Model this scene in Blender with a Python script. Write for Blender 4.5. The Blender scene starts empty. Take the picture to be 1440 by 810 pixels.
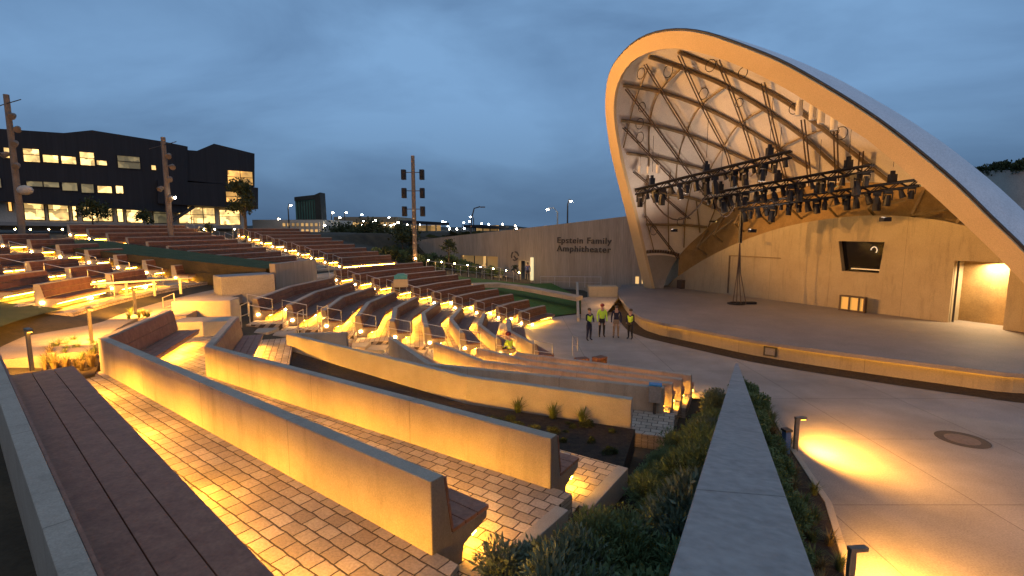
import bpy, math, random
from mathutils import Vector, Matrix
random.seed(7)
rad = math.radians
PI = math.pi
sc = bpy.context.scene
col = sc.collection
V = Vector

# ------------------------------------------------------------------ camera
CAMZ = 6.0
FPX = 700.0
PITCH = math.atan(85 / 700)
FW = V((0, math.cos(PITCH), -math.sin(PITCH)))
UP = V((0, math.sin(PITCH), math.cos(PITCH)))
CP = V((0, 0, CAMZ))
def ray(u, v): return FW + V((1, 0, 0)) * ((u - 720) / FPX) + UP * ((405 - v) / FPX)
def P(u, v, z):
    d = ray(u, v); return CP + d * ((z - CAMZ) / d.z)
def D(u, v, y):
    d = ray(u, v); return CP + d * (y / d.y)
cam = bpy.data.cameras.new('camera'); co = bpy.data.objects.new('camera', cam); col.objects.link(co)
co.location = CP; co.rotation_euler = (PI / 2 - PITCH, 0, 0)
cam.sensor_width = 36; cam.lens = 36 * FPX / 1440; cam.clip_end = 3000; cam.clip_start = 0.05
sc.camera = co

# ------------------------------------------------------------------ helpers
def tag(o, label=None, cat=None, group=None, kind=None):
    if label: o['label'] = label
    if cat: o['category'] = cat
    if group: o['group'] = group
    if kind: o['kind'] = kind
    return o
def empty(name, loc=(0, 0, 0), rz=0, label=None, cat=None, group=None):
    o = bpy.data.objects.new(name, None); col.objects.link(o)
    o.location = loc; o.rotation_euler = (0, 0, rz); o.empty_display_size = .2
    return tag(o, label, cat, group)
class MB:
    def __init__(s): s.v = []; s.f = []; s.uv = []; s.m = []
    def add(s, vs, fs, uvs=None, mi=0):
        b = len(s.v); s.v += [tuple(p) for p in vs]
        for k, f in enumerate(fs):
            s.f.append([b + i for i in f]); s.m.append(mi)
            s.uv.append([uvs[i] for i in f] if uvs else None)
        return s
    def box(s, c, size, rz=0, ax=None, mi=0):
        c = V(c); x, y, z = [q / 2 for q in size]
        M = ax if ax is not None else Matrix.Rotation(rz, 3, 'Z')
        vs = [c + M @ V((a * x, b * y, d * z)) for a in (-1, 1) for b in (-1, 1) for d in (-1, 1)]
        return s.add(vs, [(0, 1, 3, 2), (4, 6, 7, 5), (0, 4, 5, 1), (2, 3, 7, 6), (0, 2, 6, 4), (1, 5, 7, 3)], mi=mi)
    def bar(s, a, b, w, h=None, mi=0):
        a, b = V(a), V(b); d = (b - a); L = d.length
        if L < 1e-6: return s
        d /= L; up = V((0, 0, 1)) if abs(d.z) < .95 else V((0, 1, 0))
        x = d.cross(up).normalized(); z = x.cross(d).normalized()
        M = Matrix((x, d, z)).transposed()
        return s.box((a + b) / 2, (w, L, h or w), ax=M, mi=mi)
    def tube(s, pts, r, n=6, cap=True, mi=0):
        pts = [V(p) for p in pts]; rs = r if isinstance(r, (list, tuple)) else [r] * len(pts)
        vs = []; fs = []
        for i, p in enumerate(pts):
            d = (pts[min(i + 1, len(pts) - 1)] - pts[max(i - 1, 0)]).normalized()
            up = V((0, 0, 1)) if abs(d.z) < .9 else V((0, 1, 0))
            x = d.cross(up).normalized(); y = x.cross(d).normalized()
            for k in range(n):
                a = 2 * PI * k / n; vs.append(p + (x * math.cos(a) + y * math.sin(a)) * rs[i])
        for i in range(len(pts) - 1):
            for k in range(n):
                k2 = (k + 1) % n; fs.append((i * n + k, i * n + k2, (i + 1) * n + k2, (i + 1) * n + k))
        if cap: fs.append(tuple(range(n))[::-1]); fs.append(tuple((len(pts) - 1) * n + k for k in range(n)))
        return s.add(vs, fs, mi=mi)
    def prism(s, poly, off):
        n = len(poly); off = V(off)
        vs = [V(p) for p in poly] + [V(p) + off for p in poly]
        fs = [tuple(range(n))[::-1], tuple(range(n, 2 * n))] + [(i, (i + 1) % n, n + (i + 1) % n, n + i) for i in range(n)]
        return s.add(vs, fs)
    def ball(s, c, rx, ry=None, rz_=None, n=8, m=6):
        ry = ry or rx; rz_ = rz_ or rx; c = V(c); vs = []; fs = []
        for i in range(m + 1):
            th = PI * i / m
            for k in range(n):
                a = 2 * PI * k / n
                vs.append(c + V((rx * math.sin(th) * math.cos(a), ry * math.sin(th) * math.sin(a), rz_ * math.cos(th))))
        for i in range(m):
            for k in range(n): fs.append((i * n + k, (i + 1) * n + k, (i + 1) * n + (k + 1) % n, i * n + (k + 1) % n))
        return s.add(vs, fs)
    def sweep(s, prof, path, inward, cap=True, z0=0, closed=True):
        """prof: (n, z) points; path: plan points; inward: sign of the left normal."""
        pts = [V((p[0], p[1])) for p in path]; N = len(pts); nrm = []
        seg = [(pts[i + 1] - pts[i]).normalized() for i in range(N - 1)]
        L = [0]
        for i in range(N - 1): L.append(L[-1] + (pts[i + 1] - pts[i]).length)
        for i in range(N):
            a = seg[max(i - 1, 0)]; b = seg[min(i, N - 2)]
            na = V((-a.y, a.x)) * inward; nb = V((-b.y, b.x)) * inward
            m = (na + nb).normalized(); nrm.append(m / max(m.dot(na), .3))
        K = len(prof); vs = []; uvs = []; fs = []
        cum = [0]
        for k in range(1, K + 1): cum.append(cum[-1] + math.dist(prof[k - 1], prof[k % K]))
        for i in range(N):
            for k, (n, z) in enumerate(prof):
                q = pts[i] + nrm[i] * n; vs.append((q.x, q.y, z0 + z)); uvs.append((L[i], cum[k]))
        for i in range(N - 1):
            for k in range(K if closed else K - 1):
                k2 = (k + 1) % K; fs.append((i * K + k, (i + 1) * K + k, (i + 1) * K + k2, i * K + k2))
        if cap and closed: fs.append(tuple(range(K))); fs.append(tuple((N - 1) * K + k for k in range(K))[::-1])
        return s.add(vs, fs, uvs)
    def build(s, name, mat, parent=None, smooth=False, bevel=0):
        me = bpy.data.meshes.new(name); me.from_pydata(s.v, [], s.f)
        for m in (mat if isinstance(mat, (list, tuple)) else [mat]): me.materials.append(m)
        me.polygons.foreach_set('material_index', s.m)
        if any(u for u in s.uv):
            l = me.uv_layers.new(name='UVMap'); i = 0
            for f, u in zip(s.f, s.uv):
                for k in range(len(f)):
                    if u: l.data[i].uv = u[k]
                    i += 1
        me.validate(); me.update()
        import bmesh
        bm = bmesh.new(); bm.from_mesh(me); bmesh.ops.recalc_face_normals(bm, faces=bm.faces); bm.to_mesh(me); bm.free()
        if smooth: me.polygons.foreach_set('use_smooth', [True] * len(me.polygons))
        o = bpy.data.objects.new(name, me); col.objects.link(o)
        if parent: o.parent = parent
        if bevel:
            b = o.modifiers.new('edge', 'BEVEL'); b.width = bevel; b.segments = 2; b.limit_method = 'ANGLE'; b.angle_limit = rad(40)
        return o
def copy_tree(o, parent=None):
    c = o.copy(); col.objects.link(c)
    if parent: c.parent = parent
    for ch in list(o.children): copy_tree(ch, c)
    return c

# ------------------------------------------------------------------ materials
def new_mat(name):
    m = bpy.data.materials.new(name); m.use_nodes = True
    nt = m.node_tree; b = nt.nodes['Principled BSDF']; return m, nt, b
def N_(nt, t, **kw):
    n = nt.nodes.new(t)
    for k, v in kw.items():
        if k in n.inputs: n.inputs[k].default_value = v
        else: setattr(n, k, v)
    return n
def mixc(nt, fac, a, b, mode='MIX'):
    n = nt.nodes.new('ShaderNodeMix'); n.data_type = 'RGBA'; n.blend_type = mode
    for sock, val in ((n.inputs[0], fac), (n.inputs[6], a), (n.inputs[7], b)):
        if hasattr(val, 'links'): nt.links.new(val, sock)
        elif isinstance(val, (tuple, list)): sock.default_value = (*val[:3], 1)
        else: sock.default_value = val
    return n.outputs[2]
def surf(name, c1, c2, scale=3, rough=.8, bump=.15, fine=40, spec=.3, stretch=None, metal=0, coord='Object', joints=None):
    m, nt, b = new_mat(name); L = nt.links.new
    tc = N_(nt, 'ShaderNodeTexCoord'); mp = N_(nt, 'ShaderNodeMapping'); L(tc.outputs[coord], mp.inputs[0])
    if stretch: mp.inputs['Scale'].default_value = stretch
    n1 = N_(nt, 'ShaderNodeTexNoise', Scale=scale, Detail=6.0, Roughness=.65); L(mp.outputs[0], n1.inputs['Vector'])
    n2 = N_(nt, 'ShaderNodeTexNoise', Scale=fine, Detail=4.0); L(mp.outputs[0], n2.inputs['Vector'])
    rp = N_(nt, 'ShaderNodeMapRange'); rp.inputs[1].default_value = .3; rp.inputs[2].default_value = .7; L(n1.outputs[0], rp.inputs[0])
    c = mixc(nt, rp.outputs[0], c1, c2)
    g = N_(nt, 'ShaderNodeMapRange'); g.inputs[1].default_value = .25; g.inputs[2].default_value = .75; g.inputs[3].default_value = .78; g.inputs[4].default_value = 1.12
    L(n2.outputs[0], g.inputs[0]); c = mixc(nt, 1.0, c, g.outputs[0], 'MULTIPLY')
    if joints:
        jw, jh, src = joints
        st = N_(nt, 'ShaderNodeTexNoise', Scale=1.2, Detail=5.0, Roughness=.7); ms = N_(nt, 'ShaderNodeMapping'); L(tc.outputs['Object'], ms.inputs[0]); ms.inputs['Scale'].default_value = (2.5, 2.5, .35); L(ms.outputs[0], st.inputs['Vector'])
        rs = N_(nt, 'ShaderNodeMapRange'); rs.inputs[1].default_value = .52; rs.inputs[2].default_value = .75; rs.inputs[3].default_value = 1.0; rs.inputs[4].default_value = .72; L(st.outputs[0], rs.inputs[0])
        c = mixc(nt, 1.0, c, rs.outputs[0], 'MULTIPLY')
        bk = N_(nt, 'ShaderNodeTexBrick'); bk.offset = 0
        if src == 'UV': L(tc.outputs['UV'], bk.inputs['Vector'])
        else:
            sp = N_(nt, 'ShaderNodeSeparateXYZ'); cb = N_(nt, 'ShaderNodeCombineXYZ'); L(tc.outputs['Object'], sp.inputs[0]); L(sp.outputs[0 if src == 'X' else 1], cb.inputs[0]); L(sp.outputs[2], cb.inputs[1]); L(cb.outputs[0], bk.inputs['Vector'])
        for k_, v_ in (('Scale', 1), ('Brick Width', jw), ('Row Height', jh), ('Mortar Size', .009), ('Mortar Smooth', .3), ('Bias', 0), ('Color1', (1, 1, 1, 1)), ('Color2', (.95, .95, .95, 1)), ('Mortar', (.62, .60, .58, 1))): bk.inputs[k_].default_value = v_
        c = mixc(nt, 1.0, c, bk.outputs['Color'], 'MULTIPLY')
    L(c, b.inputs['Base Color']); b.inputs['Roughness'].default_value = rough; b.inputs['Metallic'].default_value = metal
    b.inputs['Specular IOR Level'].default_value = spec
    if bump:
        bp = N_(nt, 'ShaderNodeBump', Strength=bump, Distance=.02); L(n2.outputs[0], bp.inputs['Height']); L(bp.outputs[0], b.inputs['Normal'])
    return m
def emit(name, color, strength, var=0):
    m, nt, b = new_mat(name); b.inputs['Base Color'].default_value = (*[c * .5 for c in color], 1)
    b.inputs['Emission Color'].default_value = (*color, 1); b.inputs['Emission Strength'].default_value = strength
    if var:
        L = nt.links.new; tc = N_(nt, 'ShaderNodeTexCoord'); vo = N_(nt, 'ShaderNodeTexVoronoi', Scale=var); vo.distance = 'CHEBYCHEV'
        no = N_(nt, 'ShaderNodeTexNoise', Scale=var * 1.7, Detail=4.0)
        L(tc.outputs['Object'], vo.inputs['Vector']); L(tc.outputs['Object'], no.inputs['Vector'])
        bw = N_(nt, 'ShaderNodeRGBToBW'); L(vo.outputs['Color'], bw.inputs[0])
        mr = N_(nt, 'ShaderNodeMath', operation='MULTIPLY'); L(bw.outputs[0], mr.inputs[0]); L(no.outputs[0], mr.inputs[1])
        m2 = N_(nt, 'ShaderNodeMapRange'); m2.inputs[1].default_value = .1; m2.inputs[2].default_value = .42; m2.inputs[3].default_value = strength * .25; m2.inputs[4].default_value = strength * 1.7
        L(mr.outputs[0], m2.inputs[0]); L(m2.outputs[0], b.inputs['Emission Strength'])
        c = mixc(nt, no.outputs[0], color, (color[0] * .9, color[1] * .62, color[2] * .35)); L(c, b.inputs['Emission Color'])
    return m
WARM = (1.0, .455, .035)
M = {}
M['concrete'] = surf('smooth_concrete', (.32, .27, .21), (.41, .35, .275), 1.3, .82, .10, 60)
M['bench_concrete'] = surf('cast_bench_concrete', (.33, .27, .205), (.42, .35, .27), 1.3, .82, .12, 55, joints=(2.9, 60., 'UV'))
M['concrete_grey'] = surf('grey_concrete', (.23, .21, .19), (.295, .27, .245), .8, .85, .10, 18)
M['board'] = surf('board_marked_concrete', (.26, .215, .165), (.37, .315, .25), .9, .9, .2, 9, stretch=(1.3, 1.3, .10))
M['rim'] = surf('painted_rim_plaster', (.56, .43, .25), (.62, .48, .29), .5, .75, .04, 30)
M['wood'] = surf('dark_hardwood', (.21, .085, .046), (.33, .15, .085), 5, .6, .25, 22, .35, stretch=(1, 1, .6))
M['wood_far'] = surf('darker_hardwood', (.10, .042, .022), (.18, .08, .044), 4, .65, .2, 20)  # darker tone of the bench hardwood, for far rows and stools
M['steel'] = surf('brushed_steel', (.40, .37, .33), (.52, .49, .45), 8, .4, .0, 60, .5, metal=.6)
M['dark_metal'] = surf('dark_metal', (.05, .045, .04), (.08, .07, .065), 8, .5, .0, 60, .4, metal=.3)
M['post'] = surf('bronze_metal_post', (.13, .105, .08), (.18, .15, .12), 5, .5, .0, 60, .4)
M['black'] = surf('black_metal_truss', (.008, .008, .010), (.016, .016, .02), 8, .5, .0, 60)
M['cladding'] = surf('black_ribbed_cladding', (.012, .013, .017), (.021, .022, .028), .5, .6, .2, 3, stretch=(6, 6, .1))
M['soil'] = surf('dark_mulch', (.018, .012, .008), (.055, .036, .022), 9, .95, .8, 60)
M['earth'] = surf('hillside_earth', (.03, .026, .016), (.075, .058, .034), .8, .95, .6, 12)
M['lawn'] = surf('mown_turf', (.035, .09, .014), (.065, .135, .026), 2.5, .95, .9, 90)
M['lawn_dry'] = surf('rough_turf', (.03, .05, .012), (.07, .08, .025), 1.6, .95, .9, 40)
M['stage'] = surf('stage_floor_concrete', (.19, .165, .15), (.245, .21, .19), .6, .7, .06, 25)
M['membrane'] = surf('white_fabric_lining', (.60, .54, .49), (.70, .64, .58), .6, .75, .05, 20)
M['skin_out'] = surf('pale_metal_roofing', (.55, .60, .66), (.66, .70, .76), .7, .45, .05, 12, .5)
M['beam'] = surf('tan_painted_steel', (.17, .12, .065), (.24, .175, .10), 3, .6, .0, 30)
M['beam_dark'] = surf('dark_tube_steel', (.07, .048, .036), (.11, .075, .055), 3, .6, .0, 30)
M['ply'] = surf('brown_plywood', (.22, .14, .06), (.30, .20, .09), 1.5, .8, .1, 15)
M['sandwall'] = surf('sand_plaster', (.31, .25, .17), (.37, .31, .215), .7, .85, .06, 30, joints=(3.4, 60., 'Y'))
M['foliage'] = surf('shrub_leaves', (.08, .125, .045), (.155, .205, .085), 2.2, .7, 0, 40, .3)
M['foliage_lt'] = surf('silvery_shrub_leaves', (.09, .13, .08), (.18, .22, .14), 2.2, .7, 0, 40, .3)
M['grass'] = surf('grass_blades', (.06, .09, .02), (.16, .17, .05), 3, .7, 0, 40)
M['grass_dry'] = surf('dry_grass_blades', (.13, .09, .03), (.2, .15, .06), 3, .8, 0, 40)
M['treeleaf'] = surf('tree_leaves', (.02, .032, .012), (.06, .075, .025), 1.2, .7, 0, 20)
M['bark'] = surf('bark', (.06, .045, .03), (.11, .08, .055), 8, .9, .5, 40)
M['pale'] = surf('pale_render', (.40, .36, .30), (.5, .46, .4), .5, .8, .05, 10)
M['greenglass'] = surf('dark_green_glass', (.05, .12, .10), (.09, .17, .14), .6, .2, .0, 6, .6, stretch=(1, 1, .2))
M['green_dark'] = surf('dark_louvre_panel', (.02, .022, .018), (.035, .036, .03), 1, .6, 0, 8)
M['skin'] = surf('human_skin', (.38, .22, .15), (.42, .25, .18), 9, .6, 0, 60)
M['hivis'] = surf('hi_vis_yellow_cloth', (.50, .72, .04), (.60, .80, .07), 8, .8, 0, 60)
M['navy'] = surf('navy_cloth', (.012, .014, .03), (.02, .022, .045), 8, .9, 0, 60)
M['blueshirt'] = surf('blue_cloth', (.03, .05, .18), (.05, .07, .24), 8, .9, 0, 60)
M['tan'] = surf('tan_cloth', (.20, .13, .08), (.25, .17, .11), 8, .9, 0, 60)
M['red'] = surf('maroon_cap', (.14, .02, .02), (.18, .03, .03), 8, .8, 0, 60)
M['white'] = surf('white_plastic', (.6, .58, .54), (.7, .68, .63), 8, .5, 0, 60)
M['tealtarp'] = surf('teal_tarpaulin', (.03, .16, .17), (.06, .24, .25), 3, .5, .1, 20)
M['bluetape'] = surf('blue_film', (.03, .20, .42), (.04, .26, .5), 3, .4, 0, 20)
M['manhole'] = surf('cast_iron', (.045, .03, .022), (.08, .055, .04), 12, .6, .4, 60)
M['darkglass'] = surf('dark_glass', (.004, .004, .005), (.008, .008, .01), 2, .1, 0, 20, .6)
M['strip'] = emit('warm_led_strip', WARM, 165)
M['steplamp'] = emit('warm_step_lamp', (1.0, .55, .17), 230)
M['lit'] = emit('lit_window', (1.0, .74, .30), 2.1, 1.1)
M['lit_dim'] = emit('dim_window', (.62, .55, .30), .22, 1.0)
M['lit_amber'] = emit('amber_window', (1.0, .60, .18), .95, .9)
M['glow_panel'] = emit('lit_room_glass', (1.0, .66, .26), .55, .45)
M['street'] = emit('white_street_lamp', (1.0, .88, .66), 60)
M['street_blue'] = emit('cool_street_lamp', (.75, .9, 1.0), 40)
M['bollard_lens'] = emit('bollard_lens', WARM, 30)

def paver_mat(name, bw, bh, c1, c2, mortar, coord='UV', off=.5, msize=.012, bump=.5, warp=.012, rough=.8, big=.6, moss=True, sq=1):
    m, nt, b = new_mat(name); L = nt.links.new
    tc = N_(nt, 'ShaderNodeTexCoord')
    no = N_(nt, 'ShaderNodeTexNoise', Scale=5.0, Detail=3.0); L(tc.outputs[coord], no.inputs['Vector'])
    sub = N_(nt, 'ShaderNodeVectorMath', operation='SUBTRACT'); L(no.outputs['Color'], sub.inputs[0]); sub.inputs[1].default_value = (.5, .5, .5)
    scl = N_(nt, 'ShaderNodeVectorMath', operation='SCALE'); L(sub.outputs[0], scl.inputs[0]); scl.inputs['Scale'].default_value = warp * 2
    add = N_(nt, 'ShaderNodeVectorMath', operation='ADD'); L(tc.outputs[coord], add.inputs[0]); L(scl.outputs[0], add.inputs[1])
    br = N_(nt, 'ShaderNodeTexBrick'); br.offset = off; br.squash = sq; L(add.outputs[0], br.inputs['Vector'])
    br.inputs['Scale'].default_value = 1; br.inputs['Brick Width'].default_value = bw; br.inputs['Row Height'].default_value = bh
    br.inputs['Mortar Size'].default_value = msize; br.inputs['Mortar Smooth'].default_value = .5; br.inputs['Bias'].default_value = 0
    br.inputs['Color1'].default_value = (*c1, 1); br.inputs['Color2'].default_value = (*c2, 1); br.inputs['Mortar'].default_value = (*mortar, 1)
    n2 = N_(nt, 'ShaderNodeTexNoise', Scale=big, Detail=6.0, Roughness=.65); L(tc.outputs[coord], n2.inputs['Vector'])
    r = N_(nt, 'ShaderNodeMapRange'); r.inputs[1].default_value = .3; r.inputs[2].default_value = .7; r.inputs[3].default_value = .70; r.inputs[4].default_value = 1.18; L(n2.outputs[0], r.inputs[0])
    n3 = N_(nt, 'ShaderNodeTexNoise', Scale=30.0, Detail=5.0); L(tc.outputs[coord], n3.inputs['Vector'])
    r3 = N_(nt, 'ShaderNodeMapRange'); r3.inputs[1].default_value = .3; r3.inputs[2].default_value = .7; r3.inputs[3].default_value = .8; r3.inputs[4].default_value = 1.15; L(n3.outputs[0], r3.inputs[0])
    c = mixc(nt, 1.0, br.outputs['Color'], r.outputs[0], 'MULTIPLY'); c = mixc(nt, 1.0, c, r3.outputs[0], 'MULTIPLY')
    L(c, b.inputs['Base Color']); b.inputs['Roughness'].default_value = rough; b.inputs['Specular IOR Level'].default_value = .3
    inv = N_(nt, 'ShaderNodeMath', operation='MULTIPLY_ADD'); L(br.outputs['Fac'], inv.inputs[0]); inv.inputs[1].default_value = -1
    mul = N_(nt, 'ShaderNodeMath', operation='MULTIPLY'); L(n3.outputs[0], mul.inputs[0]); mul.inputs[1].default_value = .5; L(mul.outputs[0], inv.inputs[2])
    bp = N_(nt, 'ShaderNodeBump', Strength=bump, Distance=.012); L(inv.outputs[0], bp.inputs['Height']); L(bp.outputs[0], b.inputs['Normal'])
    return m
M['paver'] = paver_mat('tumbled_pavers', .27, .20, (.50, .40, .30), (.34, .26, .185), (.07, .05, .035), msize=.012, warp=.02, bump=.8)
M['plaza'] = paver_mat('plaza_concrete_slabs', 3.4, 3.4, (.285, .255, .225), (.265, .235, .205), (.14, .12, .10), coord='Object', off=0, msize=.015, bump=.12, warp=.0, rough=.7, big=.35)
M['path'] = paver_mat('path_concrete', 1.8, 30., (.36, .29, .21), (.34, .27, .2), (.2, .16, .12), off=0, msize=.012, bump=.1, warp=0, big=.8)

# ------------------------------------------------------------------ lamps
def lamp(name, typ, loc, energy, color=WARM, parent=None, aim=None, **kw):
    l = bpy.data.lights.new(name, typ); l.energy = energy; l.color = color
    for k, v in kw.items(): setattr(l, k, v)
    o = bpy.data.objects.new(name, l); col.objects.link(o)
    M_ = Matrix.Translation(loc)
    if aim is not None:
        d = (V(aim) - V(loc)).normalized(); M_ = M_ @ d.to_track_quat('-Z', 'Y').to_matrix().to_4x4()
    if parent:
        o.parent = parent
        bpy.context.view_layer.update()
        o.matrix_basis = parent.matrix_world.inverted() @ M_
    else: o.matrix_basis = M_
    return o

# ------------------------------------------------------------------ ground
CX, CY = 9.0, 26.0
def pol(r, th): return V((CX + r * math.cos(rad(th)), CY + r * math.sin(rad(th)), 0))
SL = .25 / 1.42
def zr(r): return max(-.07, min(SL * (r - 9.4) - .08, 5.35))
def dip(th): return -.34 * max(0, min(1, (th - 201) / 5))
def zt(x, y): return max(-.05, zr(math.hypot(x - CX, y - CY)) + (dip(math.degrees(math.atan2(y - CY, x - CX)) % 360) if math.hypot(x - CX, y - CY) < 26.5 else 0))
WA = V((0.875, 1.75, 0)); WB = P(1036, 510, 1.5); WB.z = 0
wdir = (WB - WA).normalized()
def struct(name, mb, mat, **k): return tag(mb.build(name, mat, **k), kind='structure')
g = MB(); g.add([(-900, -300, -.09), (900, -300, -.09), (900, 1200, -.09), (-900, 1200, -.09)], [(0, 1, 2, 3)]); struct('ground', g, M['earth'])
radii = [8.8 + .6 * i for i in range(54)] + [44, 50, 60, 80, 120, 200, 400, 800]
def th_end(r):
    # angle where the circle meets the tapering wall's line (left side of it is the hillside)
    c = V((CX, CY, 0)); w = c - WA; a = w.dot(wdir); perp = w - wdir * a; d2 = r * r - perp.length_squared
    if d2 <= 0: return 262.
    q = WA + wdir * (a - math.sqrt(d2)); t = math.degrees(math.atan2(q.y - CY, q.x - CX)) % 360
    return t
vs = []; fs = []; NT = 90
for i, r in enumerate(radii):
    te = th_end(r) if r < 60 else 246.
    for k in range(NT + 1):
        th = 96 + (te - 96) * k / NT; q = pol(r, th)
        f = min(1, max(.05, (th - 100) / 38)) if r < 38 else min(1, max(.05, (th - 100) / 38 + (r - 38) / 8))
        zz = zr(r) * f if zr(r) > 0 else zr(r)
        if r < 27: zz = max(-.07, zz + dip(th))
        vs.append((q.x, q.y, zz))
for i in range(len(radii) - 1):
    for k in range(NT): a = i * (NT + 1) + k; fs.append((a, a + 1, a + NT + 2, a + NT + 1))
struct('hillside', MB().add(vs, fs), M['earth'], smooth=True)

# plaza + path sheet
pz = [(-.5, 0), (40, 0), (40, 14), (24, 30), (22, 44), (6, 46), (4, 40)]
arc = [pol(9.35, t) for t in range(100, 262, 3)]
poly = [(q.x, q.y, 0) for q in arc] + [(WB.x + .1, WB.y + .1, 0), (1.2, 1.5, 0), (2, -6, 0), (45, -6, 0), (45, 30, 0), (30, 50, 0), (7.5, 50, 0)]
g = MB(); g.add(poly, [tuple(range(len(poly)))]); struct('plaza', g, M['plaza'])

# ------------------------------------------------------------------ benches
ORD = ['first', 'second', 'third', 'fourth', 'fifth', 'sixth', 'seventh', 'eighth', 'ninth', 'tenth', 'eleventh', 'twelfth', 'thirteenth', 'fourteenth', 'fifteenth', 'sixteenth', 'seventeenth', 'eighteenth', 'nineteenth', 'twentieth']
def sgn(path):
    a, b = V(path[0][:2]), V(path[1][:2]); d = b - a; n = V((-d.y, d.x)); return 1 if n.dot(V((CX, CY)) - a) > 0 else -1
def subdiv(path, ds):
    out = []
    for i in range(len(path) - 1):
        a, b = V(path[i][:2]), V(path[i + 1][:2]); n = max(1, int((b - a).length / ds))
        for k in range(n): out.append(a + (b - a) * k / n)
    out.append(V(path[-1][:2])); return out
def offset(path, n, inward):
    pts = [V(p[:2]) for p in path]; seg = [(pts[i + 1] - pts[i]).normalized() for i in range(len(pts) - 1)]; out = []
    for i in range(len(pts)):
        a = seg[max(i - 1, 0)]; b = seg[min(i, len(seg) - 1)]
        na = V((-a.y, a.x)) * inward; nb = V((-b.y, b.x)) * inward; m = (na + nb).normalized(); out.append(pts[i] + m * (n / max(m.dot(na), .3)))
    return out
def bench(path, foot, out, top, label, near=False, ends=(False, False), led=1.0, group='benches in curved rows facing the stage', seat_d=.62, lampz=True):
    s = sgn(path); seat = min(foot + .45, top - .40); seat = max(seat, foot + .38)
    mid = V(path[len(path) // 2][:2]); o = empty('concrete_bench', (mid.x, mid.y, foot), 0, label, 'bench', group)
    pp = [(p[0] - mid.x, p[1] - mid.y) for p in path]; H = top - foot
    tw = .19
    # concrete wall (backrest side leans) and cantilevered base, one casting
    sz = seat - foot - .055
    prof = [(0, out - foot - .25 if out > foot else -.3), (0, H), (tw, H), (tw + .12, sz), (tw + .12 + seat_d, sz), (tw + .12 + seat_d, sz - .10), (tw + .32, sz - .24), (tw + .25, -.2), (0.02, -.2)]
    MB().sweep(prof, pp, s).build('concrete_body', M['bench_concrete'], o, bevel=.012 if near else 0)
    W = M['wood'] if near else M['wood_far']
    mb = MB(); n0 = tw + .13; pw = (seat_d + .03) / 3
    for k in range(3): mb.sweep([(n0 + k * pw + .006, sz + .003), (n0 + k * pw + .006, sz + .05), (n0 + (k + 1) * pw - .006, sz + .05), (n0 + (k + 1) * pw - .006, sz + .003)], pp, s)
    mb.build('seat', W, o, bevel=.005 if near else 0)
    mb = MB(); h0 = sz + .07; h1 = H - .025; bs = (h1 - h0) / 2
    def bx(z): return tw + .12 * (H - z) / max(H - sz, .01)
    for k in range(2):
        a, b = h0 + k * bs, h0 + (k + 1) * bs - .012
        mb.sweep([(bx(a) + .004, a), (bx(b) + .004, b), (bx(b) + .036, b), (bx(a) + .036, a)], pp, s)
    mb.build('backrest', W, o)
    # recessed LED strip under the nose
    nl = tw + .12 + seat_d - .10
    MB().sweep([(nl - .17, sz - .200), (nl - .10, sz - .177), (nl - .10, sz - .172), (nl - .17, sz - .195)], pp, s).build('light_strip', M['strip_near'] if near else M['strip'], o)
    if near:
        pts = offset(path, nl + .02, s); sd = subdiv(pts, 2.6)
        for i in range(len(sd) - 1):
            c = (sd[i] + sd[i + 1]) / 2; dv = (sd[i + 1] - sd[i]).normalized(); nv = V((-dv.y, dv.x)) * s
            lamp('under_seat_lamp', 'SPOT', (c.x, c.y, foot + sz - .20), 120 * led, WARM, o, aim=(c.x + nv.x * .5, c.y + nv.y * .5, foot - .30), spot_size=rad(160), spot_blend=1.0, shadow_soft_size=.08)
    if not near:
        i_ = len(path) // 2; a_, b_ = (V(path[i_ - 1][:2]) + V(path[i_][:2])) / 2, V(path[i_][:2]); dv = (b_ - a_).normalized(); nv = V((-dv.y, dv.x)) * s; c = a_ + nv * (tw + .42) - mid
        MB().box((c.x, c.y, .10), (.10, .04, .06), rz=math.atan2(dv.y, dv.x)).build('step_light', M['steplamp'], o)
    for e, on in enumerate(ends):
        if on:
            q = V(path[0][:2]) if e == 0 else V(path[-1][:2]); q2 = V(path[1][:2]) if e == 0 else V(path[-2][:2])
            d = (q - q2).normalized(); nv = V((-d.y, d.x)); nv = nv if nv.dot(V((CX, CY)) - q) > 0 else -nv
            c = q + d * .012 + nv * .22 - mid
            MB().box((c.x, c.y, .26), (.03, .10, .07), rz=math.atan2(d.y, d.x)).build('step_light', M['steplamp'], o)
    return o
M['strip_near'] = emit('soft_led_strip', WARM, 250)
pave = []
def paving(path, z, width, mat, name='terrace_paving', ext=0.0, n0=.06, th=.35, kerb=0):
    s = sgn(path); p = [V(q[:2]) for q in path]
    if ext:
        p[0] = p[0] + (p[0] - p[1]).normalized() * ext; p[-1] = p[-1] + (p[-1] - p[-2]).normalized() * ext
    mb = MB(); prof = [(n0, z), (width, z), (width, z - th), (n0, z - th)]
    mb.sweep(prof, [(q.x, q.y) for q in p], s); return struct(name, mb, mat)

# rows A, B and the last row at the bottom left
T0 = [P(*q, 3.75) for q in [(112, 880), (140, 810), (0, 507), (-60, 410)]]
far0 = P(0, 505, 3.48); near0 = P(146, 830, 3.48)
d0 = (near0 - far0).normalized()
row0 = [near0 + d0 * 1.6, far0 - d0 * 1.1]
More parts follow.
